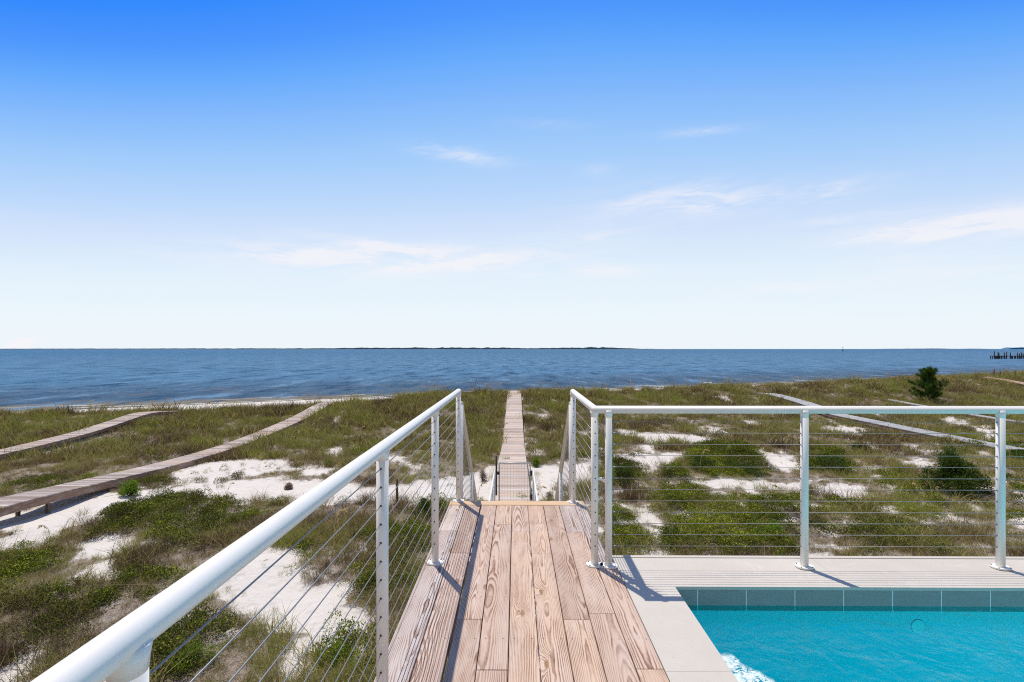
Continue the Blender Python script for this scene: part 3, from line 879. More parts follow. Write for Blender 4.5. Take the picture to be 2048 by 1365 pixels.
# ------------------------------------------------------------------ our bridge deck
EDGE = [-0.625, -0.468, -0.325, -0.180, -0.036, 0.109, 0.254, 0.399, 0.544, 0.672]
JOINT = [[3.86, 1.9], [3.44, 1.6], [2.60, 0.8], [2.19, 4.0], [3.84, 1.3], [3.43, 0.9], [2.60, 0.7], [3.84, 2.66], [3.2, 2.2]]
deck = empty('bridge_deck', (0, 0, 0), 'weathered pine plank deck running out beside the pool towards the stairs', 'deck')
mb = MB()
rnd = random.Random(21)
for i in range(9):
    xa, xb = EDGE[i] + 0.0025, EDGE[i + 1] - 0.0025
    if i == 1: xb -= 0.004
    if i == 2: xa += 0.004
    yend = 4.485
    cuts = sorted(JOINT[i] + [-2.6, yend])
    for a, b_ in zip(cuts[:-1], cuts[1:]):
        dz_ = rnd.uniform(-0.0012, 0.0012)
        xe = xb
        if i == 8 and a >= 3.1: xe = 0.640
        st = mb.box(xa, xe, a + 0.0012, b_ - 0.0012, -0.038, dz_, 0.0022)
        plank_attrs(mb, st, 'y', ((xa + xb) / 2, 0, 0), (rnd.random(), rnd.random(), rnd.random()))
mb.build('planks', M_DECK, deck)
mb = MB()
st = mb.box(-0.625, 0.640, 4.49, 4.615, -0.040, 0.004, 0.006)
plank_attrs(mb, st, 'x', (0, 4.55, 0), (0.7, 0.9, 0.3))
mb.build('end_board', M_NEWWOOD, deck)
mb = MB()
for xx in (-0.60, -0.02, 0.60):
    st = mb.box(xx - 0.02, xx + 0.02, -2.5, 4.60, -0.24, -0.0402); plank_attrs(mb, st, 'y', (xx, 0, 0), (0.2, 0.4, 0.8))
mb.build('joists', M_BEAM, deck)
for (xx, yy) in ((-0.56, 4.35), (0.56, 4.35), (-0.56, 1.2), (-0.56, -1.8)):
    mb = MB(); st = mb.box(xx - 0.045, xx + 0.045, yy - 0.045, yy + 0.045, float(gz(xx, yy)) - 0.3, -0.2402)
    mb.att = {}
    mb.build('support_post', M_STAKE, deck)

# ------------------------------------------------------------------ stairs down to the sand walk
TOPZ = 0.0; BOTZ = CAMZ - 4.60; Y0S, Y1S = 4.62, 8.3
NST = 16
stair = empty('beach_stairs', (0, Y0S, 0), 'wooden stairs dropping from the end of the deck to the boardwalk', 'stairs')
rise = (TOPZ - BOTZ) / NST; run = (Y1S - Y0S) / NST
rnd = random.Random(5)
for i in range(NST - 1):
    z = TOPZ - rise * (i + 1); y = Y0S + run * i
    mb = MB(); st = mb.box(-0.55, 0.57, y, y + run + 0.03, z - 0.038, z, 0.003)
    plank_attrs(mb, st, 'x', (0, y + 0.12, z), (rnd.random(), rnd.random(), rnd.random()))
    mb.build('tread', M_WALK, stair)
for xx in (-0.59, 0.61):
    mb = MB()
    c8 = [(xx - 0.02, Y0S, TOPZ - 0.40), (xx + 0.02, Y0S, TOPZ - 0.40), (xx + 0.02, Y1S, BOTZ - 0.20), (xx - 0.02, Y1S, BOTZ - 0.20),
          (xx - 0.02, Y0S, TOPZ - 0.06), (xx + 0.02, Y0S, TOPZ - 0.06), (xx + 0.02, Y1S, BOTZ + 0.10), (xx - 0.02, Y1S, BOTZ + 0.10)]
    mb.hexa(c8); plank_attrs(mb, 0, 'y', (xx, 0, 0), (0.3, 0.2, 0.5))
    mb.build('stringer', M_BEAM, stair)

# ------------------------------------------------------------------ cable railings
RAILH = 1.045
CABH = [0.137 + 0.0753 * i for i in range(12)]


def flange(mb, x, y, z=0.0, along='x'):
    pts = []
    a_, b_ = (0.056, 0.044) if along == 'x' else (0.044, 0.056)
    for k_ in range(28):
        t_ = 2 * math.pi * k_ / 28
        c_, s_ = math.cos(t_), math.sin(t_)
        pts.append((x + a_ * math.copysign(abs(c_) ** 0.75, c_), y + b_ * math.copysign(abs(s_) ** 0.75, s_)))
    mb.prism(pts, z + 0.001, z + 0.0095)


def post_part(root, x, y, z0=0.0, top=RAILH, r=0.0243, cable_dir='y', base=True, holes=True, dome=False, mat=None):
    mb = MB()
    mb.tube([(x, y, z0 + 0.008), (x, y, top if not dome else top - r)], r, 20, dome=dome)
    if not dome:                 # saddle weld where the post meets the rail
        mb.tube([(x, y, top - 0.05), (x, y, top - 0.028), (x, y, top - 0.010)], [r * 1.0, r * 1.10, r * 1.22], 20)
    po = mb.build('post', mat or M_WHITE, root)
    if base:
        mb = MB(); flange(mb, x, y, z0, 'x' if cable_dir == 'y' else 'x'); mb.build('base_plate', M_WHITE, po)
        mb = MB()
        for sx_, sy_ in ((-1, -1), (1, -1), (1, 1), (-1, 1)):
            mb = MB(); mb.tube([(x + sx_ * 0.037, y + sy_ * 0.028, z0 + 0.009), (x + sx_ * 0.037, y + sy_ * 0.028, z0 + 0.0135)], 0.0048, 6)
            mb.build('bolt', M_STEEL, po)
    if holes:
        for h_ in CABH:
            mb = MB()
            if cable_dir == 'y':
                mb.tube([(x, y - r - 0.0012, z0 + h_), (x, y + r + 0.0012, z0 + h_)], 0.0045, 10)
            else:
                mb.tube([(x - r - 0.0012, y, z0 + h_), (x + r + 0.0012, y, z0 + h_)], 0.0045, 10)
            mb.build('grommet', M_DARKFIT, po)
    return po


# left railing
XL = -0.549
lr = empty('cable_railing', (XL, 0, 0), 'long white tube railing with steel cables on the left edge of the deck', 'railing')
mb = MB(); mb.tube([(XL, -2.4, RAILH), (XL, 4.63, RAILH)], 0.0262, 28, dome=True); mb.build('handrail', M_WHITE, lr)
for yy in (-1.93, -0.62, 0.68, 1.985, 3.28, 4.61):
    post_part(lr, XL, yy)
for h_ in CABH:
    mb = MB(); mb.tube([(XL, -2.0, h_), (XL, 4.61, h_)], 0.0020, 6); mb.build('cable', M_STEEL, lr)

# right railing: a short run by the stairs, then the long run in front of the pool
XR, YF = 0.528, 3.25
rr_ = empty('cable_railing', (XR, YF, 0), 'white tube railing with level cables turning a corner in front of the pool', 'railing')
mb = MB(); mb.tube([(XR + 0.012, 4.60, RAILH), (XR, YF, RAILH), (9.8, YF, RAILH)], 0.0262, 28, dome=True); mb.build('handrail', M_WHITE, rr_)
post_part(rr_, XR + 0.012, 4.58)
post_part(rr_, XR, YF + 0.005)
FP = [0.618, 1.920, 3.215, 4.51, 5.81, 7.11, 8.41, 9.7]
for i, xx in enumerate(FP):
    post_part(rr_, xx, YF - 0.012, cable_dir='x')
for i, h_ in enumerate(CABH):
    mb = MB(); mb.tube([(XR + 0.012, 4.6, h_), (XR, YF, h_)], 0.0020, 6); mb.build('cable', M_STEEL, rr_)
    mb = MB(); mb.tube([(FP[0], YF - 0.012, h_), (FP[-1], YF - 0.012, h_)], 0.0018, 6)
    mb.build('cable', M_STEEL, rr_)
for h_ in CABH:
    mb = MB()
    mb.tube([(FP[0] - 0.043, YF - 0.012, h_), (FP[0] - 0.0235, YF - 0.012, h_)], 0.0042, 8)
    mb.tube([(FP[0] + 0.0235, YF - 0.012, h_), (FP[0] + 0.070, YF - 0.012, h_)], [0.0040, 0.0032], 8)
    mb.build('cable_end', M_STEEL, rr_)
mb = MB(); mb.tube([(XR + 0.01, YF, 0.585), (XR + 0.045, YF, 0.580), (FP[0] - 0.012, YF - 0.012, 0.560)], 0.0105, 10); mb.build('link_bar', M_WHITE, rr_)

# stair railings
SL = (TOPZ - BOTZ) / (Y1S - Y0S)
for xx, lab in ((XL, 'cream stair handrail sloping down on the left of the beach stairs'), (XR + 0.02, 'cream stair handrail sloping down on the right of the beach stairs')):
    sr = empty('stair_railing', (xx, 4.8, 0), lab, 'railing')
    ya, yb = 4.83, 8.25
    za = 0.905
    zf = lambda y: za - SL * (y - ya)
    mb = MB(); mb.tube([(xx, ya, za), (xx, yb, zf(yb))], 0.0235, 16, dome=True); mb.build('handrail', M_CREAM, sr)
    for yy in (4.83, 5.95, 7.07, 8.2):
        zb = TOPZ - SL * (yy - Y0S) - 0.25
        pm = MB(); pm.tube([(xx, yy, zb), (xx, yy, zf(yy))], 0.022, 14); po = pm.build('post', M_WHITE, sr)
        for k_ in range(11):
            hh = zf(yy) - 0.09 - 0.0753 * k_
            mb = MB(); mb.tube([(xx, yy - 0.0235, hh), (xx, yy + 0.0235, hh)], 0.005, 8)
            mb.build('grommet', M_DARKFIT, po)
    for k_ in range(11):
        d_ = 0.09 + 0.0753 * k_
        mb = MB(); mb.tube([(xx, ya, za - d_), (xx, 8.2, zf(8.2) - d_)], 0.0023, 5); mb.build('cable', M_STEEL, sr)

# ------------------------------------------------------------------ boardwalks
def boardwalk(name, key, width, mat, label, beam=0.24, step=0.145, group=None, postgap=2.4, y_from=None, y_to=None):
    wx, kn = WALKS[key]
    ya, yb = y_from or kn[0][0], y_to or kn[-1][0]
    root = empty(name, (wx, ya, CAMZ - float(walk_drop(key, ya))), label, 'boardwalk', group)
    # smoothed height
    ysamp = np.arange(ya - 2, yb + 2, 0.25)
    zs = CAMZ - np.convolve(np.pad(walk_drop(key, ysamp), 4, mode='edge'), np.ones(9) / 9, 'valid')
    zf = lambda y: float(np.interp(y, ysamp, zs))
    rnd_ = random.Random(hash(key) % 1000 if False else len(key) * 13)
    mb = MB(); y = ya
    hw = width / 2
    while y < yb:
        z0_, z1_ = zf(y), zf(y + step - 0.012)
        jx = rnd_.uniform(-0.012, 0.012)
        b0 = len(mb.v)
        mb.hexa([(wx - hw + jx, y, z0_ - 0.038), (wx + hw + jx, y, z0_ - 0.038), (wx + hw + jx, y + step - 0.012, z1_ - 0.038), (wx - hw + jx, y + step - 0.012, z1_ - 0.038),
                 (wx - hw + jx, y, z0_), (wx + hw + jx, y, z0_), (wx + hw + jx, y + step - 0.012, z1_), (wx - hw + jx, y + step - 0.012, z1_)])
        plank_attrs(mb, b0, 'x', (wx, y + step / 2, z0_), (rnd_.random(), rnd_.random(), rnd_.random()))
        y += step
    mb.build('planks', mat, root)
    for sgn in (-1, 1):
        mb = MB(); yy = ya; first = True
        xx = wx + sgn * (hw - 0.045)
        while yy < yb - 0.01:
            y2 = min(yy + 1.0, yb)
            b0 = len(mb.v)
            za_, zb_ = zf(yy) - 0.0395, zf(y2) - 0.0395
            mb.hexa([(xx - 0.02, yy, za_ - beam), (xx + 0.02, yy, za_ - beam), (xx + 0.02, y2, zb_ - beam), (xx - 0.02, y2, zb_ - beam), (xx - 0.02, yy, za_), (xx + 0.02, yy, za_), (xx + 0.02, y2, zb_), (xx - 0.02, y2, zb_)])
            ax = mb.att.setdefault('ploc', []); ar = mb.att.setdefault('prnd', [])
            for (vx, vy, vz) in mb.v[b0:]:
                ax.append((vz - za_ + beam / 2, vy, 0.0)); ar.append((0.4, 0.5, 0.1 + 0.37 * int(yy / 4.0) % 1))
            yy = y2
        mb.build('side_beam', M_BEAM, root)
        for yp in np.arange(ya + 0.5, yb, postgap):
            zt = zf(yp) - 0.05; zb_ = float(gz(wx + sgn * (hw - 0.11), yp)) - 0.3
            if zt - zb_ < 0.45: continue
            mb = MB(); mb.box(xx - sgn * 0.065 - 0.044, xx - sgn * 0.065 + 0.044, yp - 0.044, yp + 0.044, zb_, zt); mb.build('post', M_STAKE, root)
    return root, zf


cw, zf_c = boardwalk('boardwalk', 'centre', 1.22, M_CWALK, 'straight boardwalk beyond the wire gate running over the dune to the bay', beam=0.14)
boardwalk('boardwalk', 'near_left', 1.22, M_WALK, 'long grey brown boardwalk with a deep side beam over open sand left of the deck', beam=0.235)
boardwalk('boardwalk', 'far_left', 1.22, M_WALK, 'narrower looking boardwalk farthest left, crossing thick dune grass', beam=0.14)
boardwalk('boardwalk', 'grey', 1.25, M_GREYWALK, 'pale grey boardwalk slanting up the dune behind the pool railing', beam=0.2)
boardwalk('boardwalk', 'pale', 0.75, M_GREYWALK, 'thin pale walkway in the grass in front of the pine', beam=0.1)
boardwalk('boardwalk', 'red', 1.5, M_PINKWALK, 'pinkish brown boardwalk on the far right of the dune', beam=0.1)

# white railings either side of the lower walk, and the wire gate
GY_ = 14.2
for sgn, lab in ((-1, 'low white cable railing on the left of the walk before the gate'), (1, 'low white cable railing on the right of the walk before the gate')):
    xx = -0.06 + sgn * 0.56
    lowr = empty('walk_railing', (xx, 8.5, BOTZ), lab, 'railing')
    zt = CAMZ - 3.55
    mb = MB(); mb.tube([(xx, 8.35, zt), (xx, GY_ - 0.12, zt)], 0.026, 14, dome=True); mb.build('handrail', M_WHITE, lowr)
    for yy in (8.4, 9.85, 11.3, 12.7, GY_ - 0.15):
        mb = MB(); mb.tube([(xx, yy, zf_c(yy) - 0.02), (xx, yy, zt)], 0.024, 12); mb.build('post', M_WHITE, lowr)
    for k_ in range(11):
        mb = MB(); hz = zt - 0.09 - 0.08 * k_
        mb.tube([(xx, 8.4, hz), (xx, GY_ - 0.15, hz)], 0.0025, 5); mb.build('cable', M_STEEL, lowr)

gzb = zf_c(GY_) + 0.04; gzt = CAMZ - 3.355
gate = empty('wire_gate', (-0.04, GY_, gzb), 'small galvanised wire mesh gate across the boardwalk at the foot of the stairs', 'gate')
gxa, gxb = dirx(998.5) * GY_, dirx(1060.5) * GY_
mb = MB(); mb.tube([(gxa, GY_, gzb), (gxa, GY_, gzt), (gxb, GY_, gzt), (gxb, GY_, gzb), ], 0.021, 10); mb.build('frame', M_GALV, gate)
mb = MB()
nxw = 11
for i in range(1, nxw):
    x = gxa + (gxb - gxa) * i / nxw
    mb.tube([(x, GY_, gzb), (x, GY_, gzt)], 0.0030, 4)
nz = int((gzt - gzb) / 0.085)
for i in range(1, nz):
    z = gzb + (gzt - gzb) * i / nz
    mb.tube([(gxa, GY_, z), (gxb, GY_, z)], 0.0030, 4)
mb.build('mesh_panel', M_GALV, gate)
for z in (gzt - 0.29, gzt - 0.98):
    mb = MB(); mb.box(gxb + 0.0, gxb + 0.10, GY_ - 0.05, GY_ + 0.05, z - 0.07, z + 0.07, 0.01); mb.build('hinge', M_BLACK, gate)
mb = MB(); mb.tube([(gxa - 0.085, GY_ - 0.04, gzb + 0.3), (gxa - 0.085, GY_ - 0.04, gzt + 0.22)], 0.024, 10); mb.build('latch_rod', M_BLACK, gate)
mb = MB(); mb.box(gxa - 0.10, gxa + 0.01, GY_ - 0.045, GY_ + 0.035, gzt - 0.33, gzt - 0.25); mb.build('latch', M_BLACK, gate)

# ------------------------------------------------------------------ pool terrace
PX0, PY1 = 0.973, 2.972
WX1, WY0, WY1 = 9.9, -4.0, 3.415
EDX = 0.675
pd = MB()
pd.box(EDX, PX0, WY0, PY1, -0.022, -0.003)
pd.box(EDX, WX1, PY1, 3.375, -0.022, -0.003)
pd.box(EDX, WX1, 3.383, 3.415, -0.022, -0.001)
pd.box(EDX, WX1, 3.375, 3.383, -0.022, -0.012)
pdo = pd.build('pool_deck', M_CONC, kind='structure')
mb = MB(); mb.box(0.70, WX1, 3.05, 3.395, -6.2, -0.0225); mb.box(0.70, 0.96, WY0, 3.05, -6.2, -0.0225)
mb.build('support_wall', M_WALL, pdo)
# fine expansion joints in the coping
mb = MB()
for xx in (2.05, 3.9, 5.7): mb.box(xx - 0.001, xx + 0.001, PY1 + 0.002, 3.374, -0.0032, -0.0026)
for yy in (2.19, 1.0): mb.box(EDX + 0.002, PX0 - 0.002, yy - 0.001, yy + 0.001, -0.0032, -0.0026)
mb.build('coping_joint', pbr('coping_joint', (0.36, 0.34, 0.31), 0.9), pdo)

pool = empty('swimming_pool', (1.0, 2.9, -1.4), 'turquoise swimming pool with a slate blue tile band at the waterline', 'pool')
m, t, o = mat_new('pool_plaster')
pos = t.new('ShaderNodeNewGeometry').outputs['Position']
c = t.mix(t.ss(t.noise(pos, 2.2, 5.0, 0.65), 0.35, 0.7), (0.08, 0.90, 0.97, 1), (0.11, 0.95, 1.0, 1))
c = t.mix(t.m('MULTIPLY', t.ss(t.noise(pos, 90.0, 3.0, 0.7), 0.45, 0.7), 0.25), c, (0.06, 0.79, 0.88, 1))
p = t.new('ShaderNodeBsdfPrincipled'); t.put(p.inputs['Base Color'], c); p.inputs['Roughness'].default_value = 0.6; p.inputs['Specular IOR Level'].default_value = 0.1
t.l.new(p.outputs[0], o.inputs[0])
M_PLAST = m
mb = MB()
fx1 = 9.3
# basin as inward faces
def quad(mb, a, b_, c_, d_):
    s_ = len(mb.v); mb.v += [a, b_, c_, d_]; mb.f.append((s_, s_ + 1, s_ + 2, s_ + 3)); mb.sm.append(False)
zt, zb = -0.150, -1.45
yA, yB, xA, xB = -3.6, PY1 + 0.010, PX0 - 0.008, fx1
quad(mb, (xA, yA, zb), (xB, yA, zb), (xB, yB, zb), (xA, yB, zb))
quad(mb, (xA, yB, zb), (xB, yB, zb), (xB, yB, zt), (xA, yB, zt))
quad(mb, (xA, yA, zb), (xA, yB, zb), (xA, yB, zt), (xA, yA, zt))
quad(mb, (xB, yB, zb), (xB, yA, zb), (xB, yA, zt), (xB, yB, zt))
quad(mb, (xB, yA, zb), (xA, yA, zb), (xA, yA, zt), (xB, yA, zt))
mb.build('basin', M_PLAST, pool)
m, t, o = mat_new('slate_waterline_tile')
pos = t.new('ShaderNodeNewGeometry').outputs['Position']
x_, y_, z_ = t.xyz(pos)
tid = t.m('FLOOR', t.m('DIVIDE', t.m('SUBTRACT', x_, 1.113), 0.2965))
wn = t.new('ShaderNodeTexWhiteNoise', noise_dimensions='1D'); t.put(wn.inputs['W'], tid)
nn = t.noise(t.comb(t.m('ADD', x_, t.m('MULTIPLY', tid, 3.1)), y_, t.m('MULTIPLY', z_, 4.0)), 7.0, 6.0, 0.7)
c = t.mix(nn, (0.20, 0.175, 0.18, 1), (0.33, 0.285, 0.30, 1))
c = t.mix(t.m('MULTIPLY', wn.outputs[0], 0.35), c, (0.26, 0.22, 0.21, 1))
p = t.new('ShaderNodeBsdfPrincipled'); t.put(p.inputs['Base Color'], c); p.inputs['Roughness'].default_value = 0.35
t.l.new(p.outputs[0], o.inputs[0])
M_TILE = m
mb = MB(); tw = 0.2965
xx = 1.113 - tw
while xx < fx1:
    mb.box(max(xx + 0.0022, xA), xx + tw - 0.0022, yB - 0.008, yB, -0.150, -0.023)
    xx += tw
yy = yB - 0.012
while yy > yA:
    mb.box(xA, xA + 0.008, yy - tw + 0.0015, yy - 0.0015, -0.150, -0.023); yy -= tw
mb.build('tile_band', M_TILE, pool)
mb = MB(); quad(mb, (xA, yB - 0.0076, -0.150), (xB, yB - 0.0076, -0.150), (xB, yB - 0.0076, -0.022), (xA, yB - 0.0076, -0.022))
quad(mb, (xA + 0.0076, yA, -0.150), (xA + 0.0076, yB, -0.150), (xA + 0.0076, yB, -0.022), (xA + 0.0076, yA, -0.022))
mb.build('grout', pbr('pale_grout', (0.92, 0.90, 0.88), 0.8), pool)
mb = MB()
xr_, zr_ = 2.46, -0.245
for (ra, rb, ya_) in ((0.044, 0.030, 0.0015), (0.012, 0.004, 0.0025)):
    mb.tube([(xr_, yB - 0.001, zr_), (xr_, yB - ya_, zr_)], [ra, ra * 0.85], 20)
mb.build('return_fitting', pbr('return_fitting', (0.35, 1.0, 1.0), 0.4), pool)
# submerged seat in the near left corner
mb = MB(); mb.box(xA, 1.55, yA, 2.05, -1.449, -0.62); mb.build('bench_step', M_PLAST, pool)

m, t, o = mat_new('pool_water')
pos = t.new('ShaderNodeNewGeometry').outputs['Position']
fr = t.new('ShaderNodeFresnel'); fr.inputs['IOR'].default_value = 1.33
b = t.new('ShaderNodeBump'); b.inputs['Strength'].default_value = 0.65; b.inputs['Distance'].default_value = 0.035
t.put(b.inputs['Height'], t.m('ADD', t.noise(pos, 3.5, 3.0, 0.5, dist=0.6), t.m('MULTIPLY', t.noise(pos, 16.0, 3.0, 0.55, dist=0.4), 0.22)))
t.l.new(b.outputs[0], fr.inputs['Normal'])
gl = t.new('ShaderNodeBsdfGlossy'); gl.inputs['Roughness'].default_value = 0.03; gl.inputs['Color'].default_value = (1, 1, 1, 1)
t.l.new(b.outputs[0], gl.inputs['Normal'])
tr = t.new('ShaderNodeBsdfTransparent'); tr.inputs['Color'].default_value = (0.03, 0.92, 1.0, 1)
mx = t.new('ShaderNodeMixShader')
t.l.new(fr.outputs[0], mx.inputs[0]); t.l.new(tr.outputs[0], mx.inputs[1]); t.l.new(gl.outputs[0], mx.inputs[2])
t.l.new(mx.outputs[0], o.inputs[0])
mb = MB(); quad(mb, (xA, yA, -0.118), (xB, yA, -0.118), (xB, yB - 0.009, -0.118), (xA, yB - 0.009, -0.118))
mb.build('pool_water', m, kind='structure')

# white caustic pattern painted on a sheet over the near left corner
m, t, o = mat_new('painted_caustics')
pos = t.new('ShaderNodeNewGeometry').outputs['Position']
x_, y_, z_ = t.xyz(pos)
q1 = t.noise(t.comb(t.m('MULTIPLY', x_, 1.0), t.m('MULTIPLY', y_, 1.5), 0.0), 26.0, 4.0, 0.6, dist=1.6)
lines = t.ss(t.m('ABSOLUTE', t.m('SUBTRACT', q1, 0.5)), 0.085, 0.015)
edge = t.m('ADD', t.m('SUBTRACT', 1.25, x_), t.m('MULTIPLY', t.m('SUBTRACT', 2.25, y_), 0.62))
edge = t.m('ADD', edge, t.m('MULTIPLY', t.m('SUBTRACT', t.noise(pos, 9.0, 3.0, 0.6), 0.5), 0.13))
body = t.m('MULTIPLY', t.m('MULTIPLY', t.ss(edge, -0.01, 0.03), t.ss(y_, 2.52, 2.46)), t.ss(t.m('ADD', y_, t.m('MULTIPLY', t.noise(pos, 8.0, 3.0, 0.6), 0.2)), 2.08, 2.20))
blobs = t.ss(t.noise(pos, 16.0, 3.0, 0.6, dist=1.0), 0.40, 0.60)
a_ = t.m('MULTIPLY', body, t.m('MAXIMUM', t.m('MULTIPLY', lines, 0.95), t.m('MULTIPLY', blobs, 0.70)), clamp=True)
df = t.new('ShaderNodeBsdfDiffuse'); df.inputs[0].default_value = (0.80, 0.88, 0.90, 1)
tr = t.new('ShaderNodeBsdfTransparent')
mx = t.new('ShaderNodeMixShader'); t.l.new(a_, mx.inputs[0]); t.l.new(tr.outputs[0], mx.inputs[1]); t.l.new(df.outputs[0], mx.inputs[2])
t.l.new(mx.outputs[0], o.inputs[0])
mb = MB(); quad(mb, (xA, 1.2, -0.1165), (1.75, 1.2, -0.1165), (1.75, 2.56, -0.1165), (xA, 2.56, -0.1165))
mb.build('caustic_sheet', m, label='patch of white refracted sunlight painted on the water in the near left pool corner', cat='foam', kind='stuff')  # painted caustics, no foam here

# ------------------------------------------------------------------ stakes and small things on the dune
def stake(name, u, v, hgt, wid, lab, cat, group=None, mat=M_STAKE, lean=0.0):
    x, y = gpt(u, v) if v > 800 else ((u - 1032) / F * 69.0, 69.0)
    z = float(gz(x, y))
    mb = MB(); mb.tube([(x, y, z - 0.3), (x + lean * 0.5, y, z + hgt * 0.5), (x + lean, y, z + hgt)], [wid / 2, wid / 2, wid / 2 * 0.95], 8)
    return mb.build(name, mat, label=lab, cat=cat, group=group)


stake('wooden_stake', 794, 1008, 0.85, 0.085, 'short brown wooden stake in white sand seen through the left cables', 'stake')
for (u, v, h_, lab) in ((1980, 753, 0.75, 'thicker red brown stake at the top of the pink boardwalk'),
                        (1992, 752, 0.5, 'small stake next right of the thick red brown stake on the far crest'), (2007, 751, 0.45, 'shortest middle stake of the row of five on the far crest'), (2021, 750, 0.6, 'fourth stake of the row on the far crest, left of the last one'), (2036, 749, 0.62, 'last dark stake of the crest row, at the right edge of the photo')):
    stake('fence_stake', u, v, h_ + 0.42, 0.17, lab or 'small dark stake in the row along the dune crest right of the pink boardwalk', 'stake', 'stakes along the far dune crest', M_STAKE)

x, y = gpt(1416, 776)
z = float(gz(x, y)) + 0.05
fr_ = empty('white_frame', (x, y, z), 'low white metal frame poking above the grass on the dune crest', 'frame')
mb = MB(); mb.tube([(x - 0.78, y, z), (x - 0.66, y, z + 0.78), (x + 0.62, y + 0.2, z + 0.82), (x + 0.74, y + 0.2, z)], 0.045, 8); mb.build('front_hoop', M_WHITE, fr_)
mb = MB(); mb.tube([(x - 0.60, y + 0.6, z), (x - 0.52, y + 0.5, z + 0.74), (x + 0.76, y + 0.6, z + 0.80), (x + 0.86, y + 0.7, z)], 0.04, 8); mb.build('rear_hoop', M_WHITE, fr_)
mb = MB(); mb.box(x - 0.6, x + 0.6, y + 0.05, y + 0.55, z + 0.70, z + 0.74); mb.build('slats', M_WHITE, fr_)


# ------------------------------------------------------------------ plants
def leaves_mesh(P, Ndir, size, aspect, shade):
    """P centres (n,3); each leaf a folded diamond of 4 verts"""
    n = len(P)
    up = np.array([0, 0, 1.0])
    d = Ndir / (np.linalg.norm(Ndir, axis=1, keepdims=True) + 1e-9)
    side = np.cross(d, up + RNG.normal(0, 0.6, (n, 3)))
    side /= (np.linalg.norm(side, axis=1, keepdims=True) + 1e-9)
    L = (size * RNG.uniform(0.6, 1.3, n))[:, None]
    Wd = L * aspect
    a = P
    b_ = P + d * L * 0.5 + side * Wd * 0.5
    c_ = P + d * L
    e = P + d * L * 0.5 - side * Wd * 0.5
    V = np.stack([a, b_, c_, e], 1).reshape(-1, 3)
    Fq = np.arange(n * 4)
    return V, Fq, np.repeat(shade, 4)


def grass_proto(name, nb, hgt, wid, spread, lean, shade_mu, shade_sd, mat=None):
    """tuft of bent blades, two quads each (6 verts)"""
    ang = RNG.uniform(0, 2 * np.pi, nb); rad = spread * np.sqrt(RNG.uniform(0, 1, nb))
    bx, by = rad * np.cos(ang), rad * np.sin(ang)
    H = hgt * RNG.uniform(0.45, 1.2, nb)
    la = RNG.uniform(0, 2 * np.pi, nb); ll = lean * RNG.uniform(0.3, 1.3, nb)
    wa = RNG.uniform(0, 2 * np.pi, nb)
    wx_, wy_ = np.cos(wa) * wid / 2, np.sin(wa) * wid / 2
    V = np.zeros((nb, 6, 3))
    for lv, (f_, wf) in enumerate(((0, 1.0), (0.55, 0.8), (1.0, 0.12))):
        off = (f_ ** 1.7) * ll * H
        cx_ = bx + np.cos(la) * off; cy_ = by + np.sin(la) * off; cz_ = H * f_ * (1 - 0.25 * f_ * ll)
        V[:, lv * 2] = np.stack([cx_ - wx_ * wf, cy_ - wy_ * wf, cz_], 1)
        V[:, lv * 2 + 1] = np.stack([cx_ + wx_ * wf, cy_ + wy_ * wf, cz_], 1)
    base = (np.arange(nb) * 6)[:, None]
    Fq = np.concatenate([base + np.array([0, 1, 3, 2]), base + np.array([2, 3, 5, 4])], 1).ravel()
    sh = np.repeat(np.clip(RNG.normal(shade_mu, shade_sd, nb), 0, 1), 6)
    me = bulk_mesh(name, V.reshape(-1, 3), Fq, 4, mat or M_GRASS, {'shade': sh})
    return me


def leafy_proto(name, n, rad, hgt, size, mu, sd, mat=None, aspect=0.5):
    a = RNG.uniform(0, 2 * np.pi, n); r_ = rad * RNG.uniform(0, 1, n) ** 0.5
    lump = 0.6 + 0.5 * np.sin(a * 3 + RNG.uniform(0, 6)) * 0.5 + 0.3
    z = hgt * (1 - (r_ / rad) ** 2) * RNG.uniform(0.25, 1.05, n) + 0.01
    P = np.stack([r_ * np.cos(a) * lump, r_ * np.sin(a) * lump, z], 1)
    Nd = np.stack([np.cos(a) * 0.8, np.sin(a) * 0.8, np.full(n, 0.6)], 1) + RNG.normal(0, 0.7, (n, 3))
    sh = np.clip(RNG.normal(mu, sd, n), 0, 1)
    V, Fq, S_ = leaves_mesh(P, Nd, size, aspect, sh)
    return bulk_mesh(name, V, Fq, 4, mat or M_LEAF, {'shade': S_})


